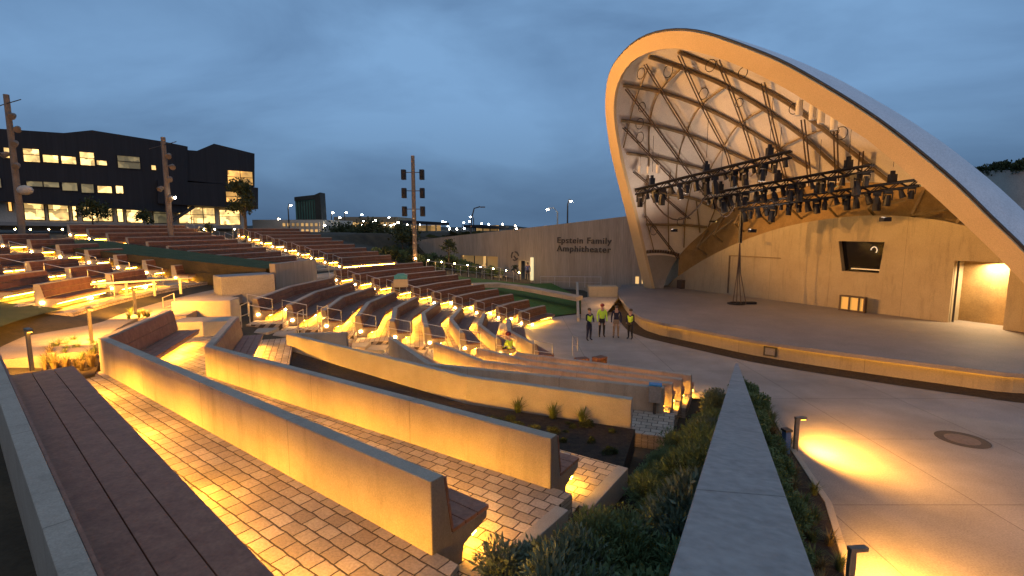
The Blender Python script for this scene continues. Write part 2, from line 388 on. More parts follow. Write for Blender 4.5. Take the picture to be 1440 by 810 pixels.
# outer face lies left of the cap's right edge
s0 = sgn(row0); row0 = [V((p.x, p.y, 0)) for p in offset(row0, -.19, s0)] if False else [V((q.x, q.y, 0)) for q in offset(row0, -.19, s0)]
bench(row0, 2.45, 2.45, 3.48, 'long bench of dark planks with grey back wall, closest at the bottom left', near=True, led=1.5, seat_d=1.02)
pA = [P(606, 678, 3.3), P(137, 475, 3.3), P(232, 436, 3.3)]
bench(pA, 2.15, 2.45, 3.3, 'long glowing concrete bench wall, nearest across the pavers from the plank bench', near=True, led=1.0, ends=(False, True))
pB = [P(775, 617, 2.92), P(287, 487, 2.92), P(325, 446, 2.92)]
bench(pB, 1.80, 2.12, 2.92, 'second long glowing concrete bench wall, behind the nearest one and before the planter', near=True, led=1.0, ends=(False, True))
def long_paving(path, z, w, name='terrace_paving', e0=.25, e1=.1, n0=.05):
    p = [V(q[:2]) for q in path]; p[0] = p[0] + (p[0] - p[1]).normalized() * e0; p[-1] = p[-1] + (p[-1] - p[-2]).normalized() * e1
    return paving(p, z, w, M['paver'], name, n0=n0)
def pave_between(p1, p2, z):
    pts = [V(q[:2]) for q in p1] + [V(q[:2]) for q in reversed(p2)]; d = (V(p2[0][:2]) - V(p2[1][:2])).normalized(); n = V((-d.y, d.x)); O_ = V(p2[1][:2])
    mb = MB(); mb.add([(p.x, p.y, z) for p in pts], [tuple(range(len(pts)))], [((p - O_).dot(d), (p - O_).dot(n)) for p in pts])
    L_ = len(pts); mb.add([(p.x, p.y, z) for p in pts] + [(p.x, p.y, z - .35) for p in pts], [(i, (i + 1) % L_, L_ + (i + 1) % L_, L_ + i) for i in range(L_)])
    return struct('terrace_paving', mb, M['paver'])
def ext(path, e0, e1):
    p = [V(q[:2]) for q in path]; p[0] = p[0] + (p[0] - p[1]).normalized() * e0; p[-1] = p[-1] + (p[-1] - p[-2]).normalized() * e1; return p
oA = offset(pA, .07, sgn(pA)); oB = offset(pB, .07, sgn(pB)); o0 = offset(row0, .06, sgn(row0))
pave_between(ext(o0, .0, 1.5), ext(oA[:2], .32, .0), 2.45)
pave_between(ext(oA, .30, 1.0), ext(oB, .32, 1.0), 2.13)
long_paving(pB, 1.80, 1.9, e0=.3, e1=1.2)
# concrete edge kerbs at the right ends of the three pavements
def end_kerb(path, z, n0, n1, e, nm='terrace_kerb'):
    p0, p1 = V(path[0][:2]), V(path[1][:2]); d = (p0 - p1).normalized(); s = sgn(path); n = V((-(p1 - p0).normalized().y, (p1 - p0).normalized().x)) * s
    a = p0 + d * e + n * n0; b = p0 + d * e + n * n1
    mb = MB(); mb.bar((a.x, a.y, z - .2), (b.x, b.y, z - .2), .2, .42)
    struct(nm, mb, M['concrete'], bevel=.01)
end_kerb(pA, 2.14, .35, 2.1, .38); end_kerb(pB, 1.80, .35, 1.9, .40); end_kerb(row0, 2.45, .6, 2.4, -.9) if False else None

# planter wall C with its bed and the short bench on its far side
zc = 2.2
pC = [P(888, 562, zc), P(655, 530, zc), P(403, 470, zc)]
o = empty('planter_wall', pC[1], 0, 'angled concrete planter wall with dark bed of grass tufts before it', 'wall')
s = sgn(pC); loc = [(q.x - pC[1].x, q.y - pC[1].y) for q in pC]
MB().sweep([(0, -1.9), (0, 0), (.18, 0), (.18, -1.9)], loc, s).build('wall_body', M['concrete'], o, bevel=.01)
for t_ in (.1, .35, .6, .85):
    q = pC[0].lerp(pC[1], t_); lamp('planter_fill', 'POINT', (q.x + .15, q.y + .45, 1.0), 9, WARM, o, shadow_soft_size=.05)  # added fill without a fixture, warms the back of the next row
for q_, e_ in ((P(452, 484, 2.0), 5), (P(515, 500, 1.9), 4)):
    lamp('planter_fill', 'POINT', (q_.x, q_.y, 1.75), e_, WARM, o, shadow_soft_size=.05)  # further added fill to warm the short bench's back
pCw = [P(402, 470, zc), P(487, 468, zc)]
bench([pCw[1], pCw[0]], 1.15, 1.5, zc, 'short bench with plain concrete back, at the left corner of the angled planter wall', near=True, led=.7)
# bed sheet between B's pavement and the planter wall
bq = offset([(q.x, q.y) for q in pB], 1.85, sgn(pB))
bed = [(pC[0].x + .1, pC[0].y - .02, 1.52), (pC[1].x, pC[1].y, 1.48), (pC[2].x, pC[2].y, 1.62), (bq[1].x, bq[1].y, 1.74), (bq[0].x + .3, bq[0].y - .2, 1.60)]
mb = MB(); mb.prism(bed, (0, 0, -.5)); struct('planting_bed', mb, M['soil'])

# front block rows G, F, E, D (nearest the plaza first)
def rowpath(pix, z): return [P(u, v, z) for u, v in pix]
nearrows = [([(972, 528), (800, 506), (724, 497)], .95), ([(959, 534), (742, 507), (669, 490)], 1.2), ([(946, 540), (676, 508), (609, 482)], 1.45), ([(934, 546), (600, 512), (546, 474)], 1.70)]
for i, (px, zt_) in enumerate(nearrows):
    pth = rowpath(px, zt_); foot = .25 * i
    bench(pth, foot, foot + .25, zt_, f'bench with wooden seat, {ORD[i]} row up from the plaza, nearest block of the slope', ends=(False, True), near=True, led=.45)
    paving(pth, foot + .001, 1.7 if i else .9, M['paver'], ext=.15) if i else None
    e = pth[-1]; d = (pth[-1] - pth[-2]).normalized()
paving(rowpath(nearrows[3][0], 1.7), 1.0, .1, M['paver'], n0=-1.6, ext=.3)

# polar blocks
def arcpath(R, t0, t1, n=3): return [pol(R, t0 + (t1 - t0) * k / n) for k in range(n + 1)]
rails = []
def block(rows, th0f, th1f, desc, Rf, footf, start=0, ends=(True, True), zoff=0., railside=(), pv=True, rise=.25, nseg=2, w=1.5):
    for j, i in enumerate(rows):
        R = Rf(i); a, b = th0f(R), th1f(R); foot = footf(i); pth = arcpath(R, a, b, nseg)
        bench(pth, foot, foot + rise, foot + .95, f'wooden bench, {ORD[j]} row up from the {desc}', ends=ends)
        if pv:
            paving(pth, foot + zoff, w, M['path'] if False else M['paver'], ext=.95)
        for sd in railside:
            q = pth[0] if sd == 0 else pth[-1]; q2 = pth[1] if sd == 0 else pth[-2]
            rails.append((q, (q - q2).normalized(), foot, f'{ORD[j]} row up, {desc}'))
Rin = lambda i: 9.4 + 1.42 * i
fin = lambda i: .25 * i
AE = lambda c, w: (lambda R, sg: c + sg * math.degrees(math.asin(w / R)))
near_edge = lambda R: 180 + math.degrees(math.asin(4.75 / R))
block(range(0, 9), near_edge, lambda R: 164 + math.degrees(math.asin(1.2 / R)), 'plaza, middle block', Rin, fin, zoff=-.004, railside=(0,))
block(range(0, 10), lambda R: 164 - math.degrees(math.asin(1.2 / R)), lambda R: 138., 'plaza, far block beside the lawn', Rin, fin, zoff=-.008, railside=(0,))
Rup = lambda j: 27.6 + 1.6 * j
fup = lambda j: zr(27.6 + 1.6 * j - .8) + .02
block(range(0, 7), lambda R: 180 + 2 + math.degrees(math.asin(.3 / R)), lambda R: 187.6, 'path, upper left block nearer the building', Rup, fup, zoff=0, railside=(0,), w=1.6, rise=.28, nseg=2)
block(range(0, 7), lambda R: 190.4, lambda R: 197. - (R - 27) * .12, 'path, upper left block at the picture edge', Rup, fup, zoff=-.003, railside=(0,), w=1.6, rise=.28, nseg=2)
block(range(0, 7), lambda R: 173.8, lambda R: 180 - 2.2, 'path, short upper block beside the grass wedge', Rup, fup, zoff=-.004, w=1.6, rise=.28, nseg=1)
block(range(0, 9), lambda R: 155. + math.degrees(math.asin(.6 / R)), lambda R: 168., 'path, hilltop block', Rup, fup, zoff=-.006, railside=(0,), w=1.6, rise=.28)
block(range(-1, 8), lambda R: 150.5, lambda R: 139. + (R - 26) * .2, 'path, block left of the speaker pole', Rup, fup, zoff=-.008, w=1.6, rise=.28, railside=(0,))

# handrails
rp = MB()
rp.tube([(0, 0, 0), (0, 0, .95), (.95, 0, .70), (.95, 0, -.25)], .022); rp.tube([(0, 0, .5), (.95, 0, .26)], .018)
proto = None
for k, (q, d, foot, desc) in enumerate(rails):
    if proto is None:
        proto = rp.build('handrail', M['steel']); o = proto
    else: o = proto.copy(); col.objects.link(o)
    q2 = V((q.x, q.y, 0)) + d * .35
    toc = (V((CX, CY, 0)) - q2).normalized()
    o.location = (q2.x, q2.y, foot + .25); o.rotation_euler = (0, 0, math.atan2(toc.y, toc.x))
    o.location -= toc * .05
    tag(o, 'metal handrail, bench ' + desc, 'handrail', 'metal handrails along the stepped aisles')
for (u, v, z, nm, ang) in [(352, 458, 2.15, 'beside the pale steps, left of the second glowing bench wall', 2.4), (428, 470, 2.0, 'standing behind the corner of the angled planter wall', 2.2), (462, 462, 1.95, 'before the lit end of the orange bench', 2.2), (805, 500, .0, 'white and low, at the plaza end of the lowest near row', 1.2), (247, 445, 2.4, 'behind the far end of the nearest glowing bench wall', 2.6)]:
    o = proto.copy(); col.objects.link(o); p = P(u, v, z); o.location = p; o.rotation_euler = (0, 0, ang)
    tag(o, 'metal handrail ' + nm, 'handrail', 'metal handrails along the stepped aisles')

for k in range(7):
    x = .2 - 1.35 * k; o = [q for q in bpy.data.objects if q.name.startswith('handrail')][k]
    lamp('aisle_fill', 'POINT', (x, 20.35, .25 * k + .75), 26, WARM, o, shadow_soft_size=.06)  # added point fill, turns the bench ends along the aisle golden
# aisle steps between the pavements
def stair(name, a, b, za, zb, w, n, mat, label=None):
    a, b = V(a[:2]), V(b[:2]); d = (b - a) / n; mb = MB(); dn = d.normalized(); nv = V((-dn.y, dn.x)) * w / 2; rz_ = math.atan2(d.y, d.x)
    for k in range(n):
        c = a + d * (k + .5); z = za + (zb - za) * (k + 1) / n
        mb.box((c.x, c.y, z - .3), (d.length + .002, w, .6), rz=rz_)
    return struct(name, mb, mat)
stair('aisle_steps', (1.0, 20.4), (-10.5, 20.2), .0, 1.85, 1.5, 15, M['concrete'])
stair('aisle_steps', pol(9.0, 164), pol(23.0, 164), .02, 2.35, 2.2, 20, M['concrete'])
stair('aisle_steps', pol(26.3, 180), pol(37.5, 180), 2.95, 4.8, 2.0, 14, M['concrete'])
stair('aisle_steps', pol(25.6, 153.2), pol(38.5, 153.2), 2.8, 5.0, 2.0, 16, M['concrete'])

# ring path
def ring(name, r0, r1, t0, t1, mat, dz=.03, n=40, zfun=None, th=0):
    vs = []; uv = []; fs = []
    for k in range(n + 1):
        t = t0 + (t1 - t0) * k / n
        for r in (r0, (r0 + r1) / 2, r1):
            q = pol(r, t); z = (zfun(r, t) if zfun else zr(r)) + dz; vs.append((q.x, q.y, z)); uv.append((rad(t - t0) * r0, r))
    for k in range(n):
        for j in range(2): a = k * 3 + j; fs.append((a, a + 1, a + 4, a + 3))
    mb = MB(); mb.add(vs, fs, uv)
    for j in (0, 2):
        e_ = vs[j::3]; m_ = len(e_); mb.add(e_ + [(p[0], p[1], p[2] - .7) for p in e_], [(i, i + 1, m_ + i + 1, m_ + i) for i in range(m_ - 1)])
    e_ = vs[-3:]; mb.add(e_ + [(p[0], p[1], p[2] - .7) for p in e_], [(0, 1, 4, 3), (1, 2, 5, 4)])
    return struct(name, mb, mat)
ring('ring_path', 22.6, 26.3, 139, 199, M['path'], .035, zfun=lambda r, t: zr(24.6) + .05)
ring('ring_path', 24.15, 26.4, 199, 212, M['path'], .031, zfun=lambda r, t: zr(24.6) + .05)
0 and ring('lower_path', 21.2, 24.0, 196, 207.5, M['path'], .0, zfun=lambda r, t: 2.30)
# lawns
def lawn(name, r0, r1, t0, t1, dz, mat, n=24, m=10, bump=0.0, zf=None):
    vs = []; fs = []
    for j in range(m + 1):
        for k in range(n + 1):
            r = r0 + (r1 - r0) * j / m; t = t0 + (t1 - t0) * k / n; q = pol(r, t)
            vs.append((q.x, q.y, (zf(r, t) if zf else zr(r)) + dz + bump * math.sin(PI * k / n)))
    for j in range(m):
        for k in range(n): a = j * (n + 1) + k; fs.append((a, a + 1, a + n + 2, a + n + 1))
    return tag(MB().add(vs, fs).build(name, mat, smooth=True), kind='structure')
lawn('lawn_wedge', 22.6, 37.5, 169., 176.6, .0, M['lawn_dry'], zf=lambda r, t: 3.75 + (r - 22.6) * .098)
lawn('lawn_slope', 26.6, 40, 197.5, 214, .10, M['lawn_dry'], bump=.1)
def lawnz(r, t): return .03 + max(0, (r - 9.6)) * .045
lawn('lawn', 9.6, 22.8, 103, 136.4, .0, M['lawn'], zf=lambda r, t: max(lawnz(r, t), zr(r) * min(1, max(.05, (t - 100) / 38)) + .06))
# soil skirt of the raised wedge
mb = MB()
for t in (169., 176.6):
    a, b = pol(22.6, t), pol(37.5, t); mb.add([(a.x, a.y, 2), (b.x, b.y, 3.9), (b.x, b.y, 5.2), (a.x, a.y, 3.745)], [(0, 1, 2, 3)])
struct('wedge_bank', mb, M['earth'])
# big retaining wall at the foot of the wedge
q0, q1 = pol(22.2, 166.5), pol(22.2, 177.5)
o = MB().sweep([(0, 1.9), (0, 4.05), (.35, 4.05), (.35, 1.9)], [(q0.x, q0.y), (q1.x, q1.y)], 1).build('retaining_wall', M['board'], bevel=.02)
tag(o, 'blank tan concrete retaining wall holding up the tip of the grass wedge', 'wall')
q0, q1 = pol(22.4, 177.7), pol(24.2, 182.)
o = MB().sweep([(0, 1.9), (0, 3.6), (1.4, 3.6), (1.4, 1.9)], [(q0.x, q0.y), (q1.x, q1.y)], 1).build('concrete_block_wall', M['concrete_grey'], bevel=.02)
tag(o, 'grey concrete block wall left of the tan retaining wall, lower and darker', 'wall')
# stepped concrete blocks at the end of rows A/B
for k, (u, v, z, sx, sy, sz, lb) in enumerate([(290, 462, 2.3, 2.0, 1.0, .35, 'lower pale concrete step block between the two long glowing benches'), (292, 446, 2.3, 2.2, 1.0, .75, 'upper pale concrete step block behind the lower one')]):
    p = P(u, v, z); tag(MB().box((p.x, p.y, z + sz / 2 - .2), (sx, sy, sz + .4), rz=.15).build('step_block', M['concrete'], bevel=.02), lb, 'step block', 'pale step blocks')
# guard rail along the lower path
a, b = P(70, 428, 2.9), P(272, 412, 2.9); gr = empty('guard_rail', a, 0, 'pale guard rail with lit flat posts above the golden path', 'railing')
mb = MB(); h = V((0, 0, .72)); mb.bar(h, b - a + h, .12, .07); mb.build('top_rail', M['steel'], gr)
for k in range(5):
    p = (b - a) * ((k + .5) / 5); MB().box((p.x, p.y, .36), (.10, .05, .72)).build('rail_post', M['steel'], gr)
    lamp('rail_lamp', 'POINT', a + p + V((.25, -.3, .45)), 45, WARM, gr, shadow_soft_size=.05)

# ------------------------------------------------------------------ bollard lights
def bollard():
    r = empty('bollard_light')
    mb = MB(); mb.box((0, 0, .46), (.11, .07, .92)); mb.build('post', M['post'], r, bevel=.006)
    mb = MB(); mb.box((.09, 0, .955), (.30, .10, .07)); mb.build('head', M['post'], r, bevel=.006)
    MB().box((.15, 0, .916), (.14, .07, .008)).build('lens', M['bollard_lens'], r)
    return r
b0 = bollard()
bl = [(P(1118, 636, 0), .1, 'slim bronze bollard light beside a small blue box, at the planting strip'),
      (P(1192, 850, 0), .1, 'slim bronze bollard light nearest the camera at the bottom right'),
      (P(45, 521, 2.75), -.6, 'bronze bollard light standing left of the plank bench beside the golden path'),
      (P(129, 480, 2.8), -.6, 'bronze bollard light by the corner of the nearest glowing bench wall'),
      (P(191, 442, 2.85), -.6, 'bronze bollard light farthest along the golden path')]
for k, (p, rz_, lb) in enumerate(bl):
    r = b0 if k == 0 else copy_tree(b0); r.location = p; r.rotation_euler = (0, 0, rz_)
    tag(r, lb, 'bollard light', 'bronze bollard lights beside the paths')
bpy.context.view_layer.update()
for k, (p, rz_, lb) in enumerate(bl):
    r = [o for o in bpy.data.objects if o.get('label') == lb][0]
    d = V((math.cos(rz_), math.sin(rz_), 0)); e = (3900, 4600, 1900, 2100, 2100)[k]
    if k > 1: d = V((-.3, .8, 0)).normalized()
    lamp('bollard_lamp', 'SPOT', p + d * .17 + V((0, 0, .90)), e, (1.0, .43, .055), r, aim=p + d * (7 if k < 2 else 3.4) + V((0, (-1.2 if k < 2 else 0), -.3)), spot_size=rad(158), spot_blend=.8, shadow_soft_size=.04)

# ------------------------------------------------------------------ tapering wall and its planting strips
wl = (WB - WA).length; nrm = V((wdir.y, -wdir.x, 0))
top = lambda t: 4.8 + (1.5 - 4.8) * t
def wpt(t, side, z): w = (.222 * (1 - t) + .035 * t) * side; q = WA + wdir * wl * t + nrm * w; return (q.x, q.y, z)
vs = []; ts = [-.25, 0, .25, .5, .75, 1]
for t in ts: vs += [wpt(t, -1, -.3), wpt(t, -1, top(t)), wpt(t, 1, top(t)), wpt(t, 1, -.3)]
fs = []
for i in range(len(ts) - 1):
    for k in range(4): fs.append((i * 4 + k, i * 4 + (k + 1) % 4, i * 4 + 4 + (k + 1) % 4, i * 4 + 4 + k))
fs += [(0, 1, 2, 3), tuple(len(vs) - 4 + k for k in (3, 2, 1, 0))]
o = MB().add(vs, fs).build('tapering_wall', surf('cap_concrete', (.26, .24, .22), (.34, .315, .29), .9, .8, .10, 16, joints=(2.4, 60., 'Y')), bevel=.012)
tag(o, 'sloping grey concrete wall cap that tapers to a point towards the stage', 'wall')
# right strip ground
curb = [P(u, v, 0) for u, v in [(1062, 572), (1090, 592), (1118, 640), (1165, 712), (1192, 800), (1205, 900), (1215, 1100)]]
inner = [WA + wdir * wl * t + nrm * .1 for t in (.98, .9, .7, .5, .3, .12, -.1)]
vs = []
for a, b in zip(curb, inner): vs += [(a.x, a.y, .05), ((a.x + b.x) / 2, (a.y + b.y) / 2, .32), (b.x, b.y, .5)]
fs = []
for i in range(len(curb) - 1):
    for j in range(2): fs.append((i * 3 + j, i * 3 + j + 1, i * 3 + j + 4, i * 3 + j + 3))
struct('planting_strip', MB().add(vs, fs), M['soil'])
struct('path_kerb', MB().sweep([(-.08, -.05), (-.08, .10), (.06, .10), (.06, -.05)], [(q.x, q.y) for q in curb], 1), M['concrete'], bevel=.01)

# ------------------------------------------------------------------ vegetation
def leaf_blob(n, R, H, size, seed, up=.4, spiky=False):
    rnd = random.Random(seed); vs = []; fs = []; lob = [(rnd.uniform(-.5, .5) * R, rnd.uniform(-.5, .5) * R, rnd.uniform(.3, .75) * H, rnd.uniform(.35, .6)) for _ in range(9)]
    for _ in range(n):
        lx, ly, lz, lr = rnd.choice(lob)
        d = V((rnd.gauss(0, 1), rnd.gauss(0, 1), rnd.gauss(0, 1) + .3)).normalized(); rr = rnd.uniform(.55, 1.05) * lr
        c = V((lx + d.x * rr * R, ly + d.y * rr * R, max(.03, lz + d.z * rr * H * .8)))
        a = (d + V((rnd.gauss(0, .5), rnd.gauss(0, .5), rnd.gauss(0, .5) + up))).normalized(); b = a.cross(V((rnd.gauss(0, 1), rnd.gauss(0, 1), rnd.gauss(0, 1)))).normalized()
        L = size * rnd.uniform(.6, 1.5); w = L * (.14 if spiky else .32)
        k = len(vs); vs += [c - b * w * .4, c + a * L * .5 - b * w, c + a * L, c + a * L * .5 + b * w]; fs.append((k, k + 1, k + 2, k + 3))
    return MB().add(vs, fs)
def stems(R, H, seed, n=7):
    rnd = random.Random(seed); mb = MB()
    for _ in range(n):
        a = rnd.uniform(0, 2 * PI); mb.tube([(0, 0, -.1), (math.cos(a) * R * .25, math.sin(a) * R * .25, H * .4), (math.cos(a) * R * .5, math.sin(a) * R * .5, H * .75)], [.02, .014, .006], 4)
    return mb
def plant_proto(name, n, R, H, size, seed, mat, spiky=False):
    r = empty(name); leaf_blob(n, R, H, size, seed, spiky=spiky).build('foliage', mat, r); stems(R, H, seed).build('stem', M['bark'], r); return r
def spread(protos, spots, label, cat, group):
    for k, (x, y, z, s_) in enumerate(spots):
        pr = protos[k % len(protos)]
        r = pr if 'placed' not in pr else copy_tree(pr)
        pr['placed'] = 1
        r.location = (x, y, z); r.scale = (s_, s_, s_ * random.uniform(.85, 1.15)); r.rotation_euler = (0, 0, random.uniform(0, 6.28))
        tag(r, label, cat, group)
    for o in bpy.data.objects:
        if 'placed' in o: del o['placed']
sh = [plant_proto('shrub', 8500, .55, .75, .065, 11, M['foliage'], True), plant_proto('shrub', 8500, .6, .7, .05, 12, M['foliage']), plant_proto('shrub', 8000, .5, .85, .075, 13, M['foliage_lt'], True), plant_proto('shrub', 8500, .6, .7, .055, 14, M['foliage'], True)]
spots = []
rowends = [V(row0[0][:2]), V(pA[0][:2]), V(pB[0][:2]), V(pC[0][:2]), V(P(934, 546, 1.7)[:2]), V(P(972, 528, .95)[:2])]
def left_edge(y):
    pts = [(-2.2, 0)] + [(p.y, p.x + .65) for p in rowends[1:]] + [(17.5, 6.9)]
    pts = [(3.5, -.75)] + [(p.y, p.x + (1.15 if p.y < 8.5 else .75)) for p in rowends[1:]]
    if y <= pts[0][0]: return pts[0][1]
    for (y0, x0), (y1, x1) in zip(pts, pts[1:]):
        if y0 <= y <= y1: return x0 + (x1 - x0) * (y - y0) / (y1 - y0)
    return pts[-1][1]
y = 3.4
while y < 16.2:
    xl = left_edge(y) + .35; xr = (WA + wdir * ((y - WA.y) / wdir.y)).x - .5
    n = max(1, int((xr - xl) / .62) + 1)
    for k in range(n):
        x = xl + (xr - xl) * (k / max(1, n - 1) if n > 1 else .5) + random.uniform(-.15, .15); yy = y + random.uniform(-.2, .2)
        spots.append((x, yy, zt(x, yy) - .10, random.uniform(1.0, 1.6) * (1 if k else .7)))
    y += .74
spread(sh, spots, 'feathery green shrub in the bed between the bench ends and tapering wall', 'shrub', 'shrubs in the bed left of the tapering wall')
sl = [plant_proto('silvery_shrub', 4200, .55, .7, .085, 21, M['foliage_lt'], True)]
spread(sl, [(.55, 4.1, zt(.5, 4.1) - .05, 1.0), (-.15, 3.9, zt(-.1, 4) - .05, .8), (.1, 4.9, zt(.1, 4.9), .9), (1.0, 5.0, zt(1, 5.), .75)], 'silvery pale green shrub nearest the camera beside the tapering wall', 'shrub', 'silvery shrubs nearest the camera')
spots = []
for i in range(44):
    t = i / 44 * 5.6; k = int(t); f = t - k; a = curb[k].lerp(curb[k + 1], f); b = inner[k].lerp(inner[k + 1], f); w = random.uniform(.42, .93)
    q = a.lerp(b, w); spots.append((q.x, q.y, .05 + .4 * w, random.uniform(.55, .9)))
sh2 = [plant_proto('shrub', 4200, .5, .7, .08, 31, M['foliage'], True), plant_proto('shrub', 4200, .5, .65, .07, 32, M['foliage'])]
spread(sh2, spots, 'dark green shrub in the narrow strip right of the tapering wall', 'shrub', 'shrubs right of the tapering wall')
bs_ = [plant_proto('low_shrub', 900, .3, .3, .06, 71, M['treeleaf']), plant_proto('low_shrub', 900, .28, .34, .07, 72, M['treeleaf'], True)]
spots = []
for k in range(16):
    a_ = V(bed[0]).lerp(V(bed[1]), random.uniform(.0, .8)); b_ = V(bed[4]).lerp(V(bed[3]), random.uniform(.0, .5)); q = a_.lerp(b_, random.uniform(.15, .8)); spots.append((q.x, q.y, q.z - .03, random.uniform(.3, .6)))
spread(bs_, spots, 'low dark plant in the soil bed between the second glowing wall and planter wall', 'shrub', 'low plants in the dark soil bed')
def tuft(name, n, H, R, seed, mat):
    rnd = random.Random(seed); mb = MB()
    for _ in range(n):
        a = rnd.uniform(0, 2 * PI); b = rnd.uniform(0, .06); h = H * rnd.uniform(.5, 1); o_ = R * rnd.uniform(.2, 1); w = .007
        p0 = V((math.cos(a) * b, math.sin(a) * b, 0)); p1 = p0 + V((math.cos(a) * o_ * .35, math.sin(a) * o_ * .35, h * .65)); p2 = p0 + V((math.cos(a) * o_, math.sin(a) * o_, h * rnd.uniform(.75, 1)))
        t = V((-math.sin(a), math.cos(a), 0)) * w; k = len(mb.v)
        mb.add([p0 - t, p0 + t, p1 + t, p1 - t, p2], [(0, 1, 2, 3), (3, 2, 4)])
    return mb.build(name, mat)
tg = [tuft('grass_tuft', 90, .5, .3, 1, M['grass']), tuft('grass_tuft', 90, .45, .35, 2, M['grass_dry'])]
def spread1(protos, spots, label, cat, group, used=[0]):
    done = set()
    for k, (x, y, z, s_) in enumerate(spots):
        pr = protos[k % len(protos)]
        if pr.name in done: o = pr.copy(); col.objects.link(o)
        else: o = pr; done.add(pr.name)
        o.location = (x, y, z); o.scale = (s_,) * 3; o.rotation_euler = (0, 0, random.uniform(0, 6.28)); tag(o, label, cat, group)
spots = []
for i in range(46):
    t = i / 46 * 5.3 + .3; k = min(int(t), 5); f = t - k; a = curb[k].lerp(curb[k + 1], f); b = inner[k].lerp(inner[k + 1], f); w = random.uniform(.08, .4)
    q = a.lerp(b, w); spots.append((q.x, q.y, .05 + .3 * w, random.uniform(.7, 1.1)))
spread1(tg, spots, 'grass tuft lit golden along the kerb right of the tapering wall', 'grass tuft', 'grass tufts along the path kerb')
tg2 = [tuft('grass_tuft', 110, .55, .3, 3, M['grass'])]
for k, (u, v, lb) in enumerate([(728, 592, 'leftmost grass tuft in the dark bed before the angled planter wall'), (777, 600, 'middle grass tuft of three in the dark bed before the planter wall'), (818, 607, 'rightmost grass tuft in the dark bed before the planter wall')]):
    o = tg2[0] if k == 0 else tg2[0].copy()
    if k: col.objects.link(o)
    o.location = P(u, v - 8, 1.5); o.scale = (.95,) * 3; tag(o, lb, 'grass tuft')
tg3 = [tuft('grass_tuft', 80, .6, .3, 4, M['grass']), tuft('grass_tuft', 80, .6, .35, 5, M['grass_dry'])]
spots = []
for i in range(26):
    u = random.uniform(60, 135); v = random.uniform(486, 522); p = P(u, v, 2.5); spots.append((p.x, p.y, 2.48, random.uniform(.5, .95)))
for i in range(7):
    p = P(random.uniform(180, 210), random.uniform(440, 450), 2.7); spots.append((p.x, p.y, 2.65, random.uniform(.5, .8)))
spread1(tg3, spots, 'grass tuft in the small bed between the golden path and the glowing bench wall', 'grass tuft', 'grass tufts beside the golden path')
bp_ = [P(u, v, 2.62) for u, v in [(72, 535), (60, 520), (100, 480), (150, 452), (215, 432), (236, 440), (150, 478), (132, 520)]]
mb = MB(); mb.prism([(p.x, p.y, 2.5) for p in bp_], (0, 0, -.3)); struct('planting_bed', mb, M['soil'])

def tree(name, x, y, z, H, R, n, leaf, seed, label, group='small trees around the slope', mat=None):
    r = empty(name, (x, y, z), 0, label, 'tree', group); rnd = random.Random(seed)
    mb = MB(); mb.tube([(0, 0, -.2), (.03 * H * .3, 0, H * .3), (0, .02 * H, H * .62), (0, 0, H * .92)], [.035 * H * .8, .022 * H, .013 * H, .004 * H], 7)
    tips = []
    for k in range(9):
        a = rnd.uniform(0, 2 * PI); h0 = rnd.uniform(.32, .7) * H; L = R * rnd.uniform(.5, .95); t = V((math.cos(a) * L, math.sin(a) * L, h0 + rnd.uniform(.08, .25) * H)); mb.tube([(0, 0, h0), tuple(V((0, 0, h0)).lerp(t, .5) + V((0, 0, .03 * H))), tuple(t)], [.011 * H, .007 * H, .003 * H], 5); tips.append(t)
    mb.build('trunk', M['bark'], r)
    tips += [V((rnd.uniform(-.3, .3) * R, rnd.uniform(-.3, .3) * R, H * rnd.uniform(.7, .95))) for _ in range(5)]
    vs = []; fs = []
    for _ in range(n):
        c0 = rnd.choice(tips); d = V((rnd.gauss(0, 1), rnd.gauss(0, 1), rnd.gauss(0, .8))) * R * .24; c = c0 + d
        a = V((rnd.gauss(0, 1), rnd.gauss(0, 1), rnd.gauss(0, 1))).normalized(); b = a.cross(V((rnd.gauss(0, 1), rnd.gauss(0, 1), rnd.gauss(0, 1)))).normalized(); k = len(vs)
        vs += [c, c + a * leaf * .5 + b * leaf * .3, c + a * leaf, c + a * leaf * .5 - b * leaf * .3]; fs.append((k, k + 1, k + 2, k + 3))
    MB().add(vs, fs).build('crown', mat or M['treeleaf'], r); return r
def tree_px(u, vb, vt, y, wpx, n, leaf, seed, label, **k):
    b = D(u, vb, y); t = D(u, vt, y); R = wpx / 2 / FPX * y; tree('tree', b.x, b.y, b.z, t.z - b.z, R, n, leaf, seed, label, **k)
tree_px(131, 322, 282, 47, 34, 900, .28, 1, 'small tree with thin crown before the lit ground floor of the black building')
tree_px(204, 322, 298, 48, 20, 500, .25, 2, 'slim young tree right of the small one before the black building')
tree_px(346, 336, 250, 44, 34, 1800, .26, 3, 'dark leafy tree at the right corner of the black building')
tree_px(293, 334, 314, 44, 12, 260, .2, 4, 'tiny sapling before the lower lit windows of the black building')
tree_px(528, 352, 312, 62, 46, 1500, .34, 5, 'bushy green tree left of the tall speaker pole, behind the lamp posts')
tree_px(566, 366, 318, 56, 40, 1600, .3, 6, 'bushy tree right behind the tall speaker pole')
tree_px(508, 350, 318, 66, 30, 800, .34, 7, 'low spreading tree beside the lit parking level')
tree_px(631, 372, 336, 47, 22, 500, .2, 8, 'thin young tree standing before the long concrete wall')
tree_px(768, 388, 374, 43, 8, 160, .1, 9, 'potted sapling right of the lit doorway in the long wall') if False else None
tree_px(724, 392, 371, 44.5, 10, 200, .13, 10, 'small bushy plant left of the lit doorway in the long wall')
tree_px(480, 345, 318, 70, 40, 1000, .4, 12, 'dark low tree left of the lit parking level')

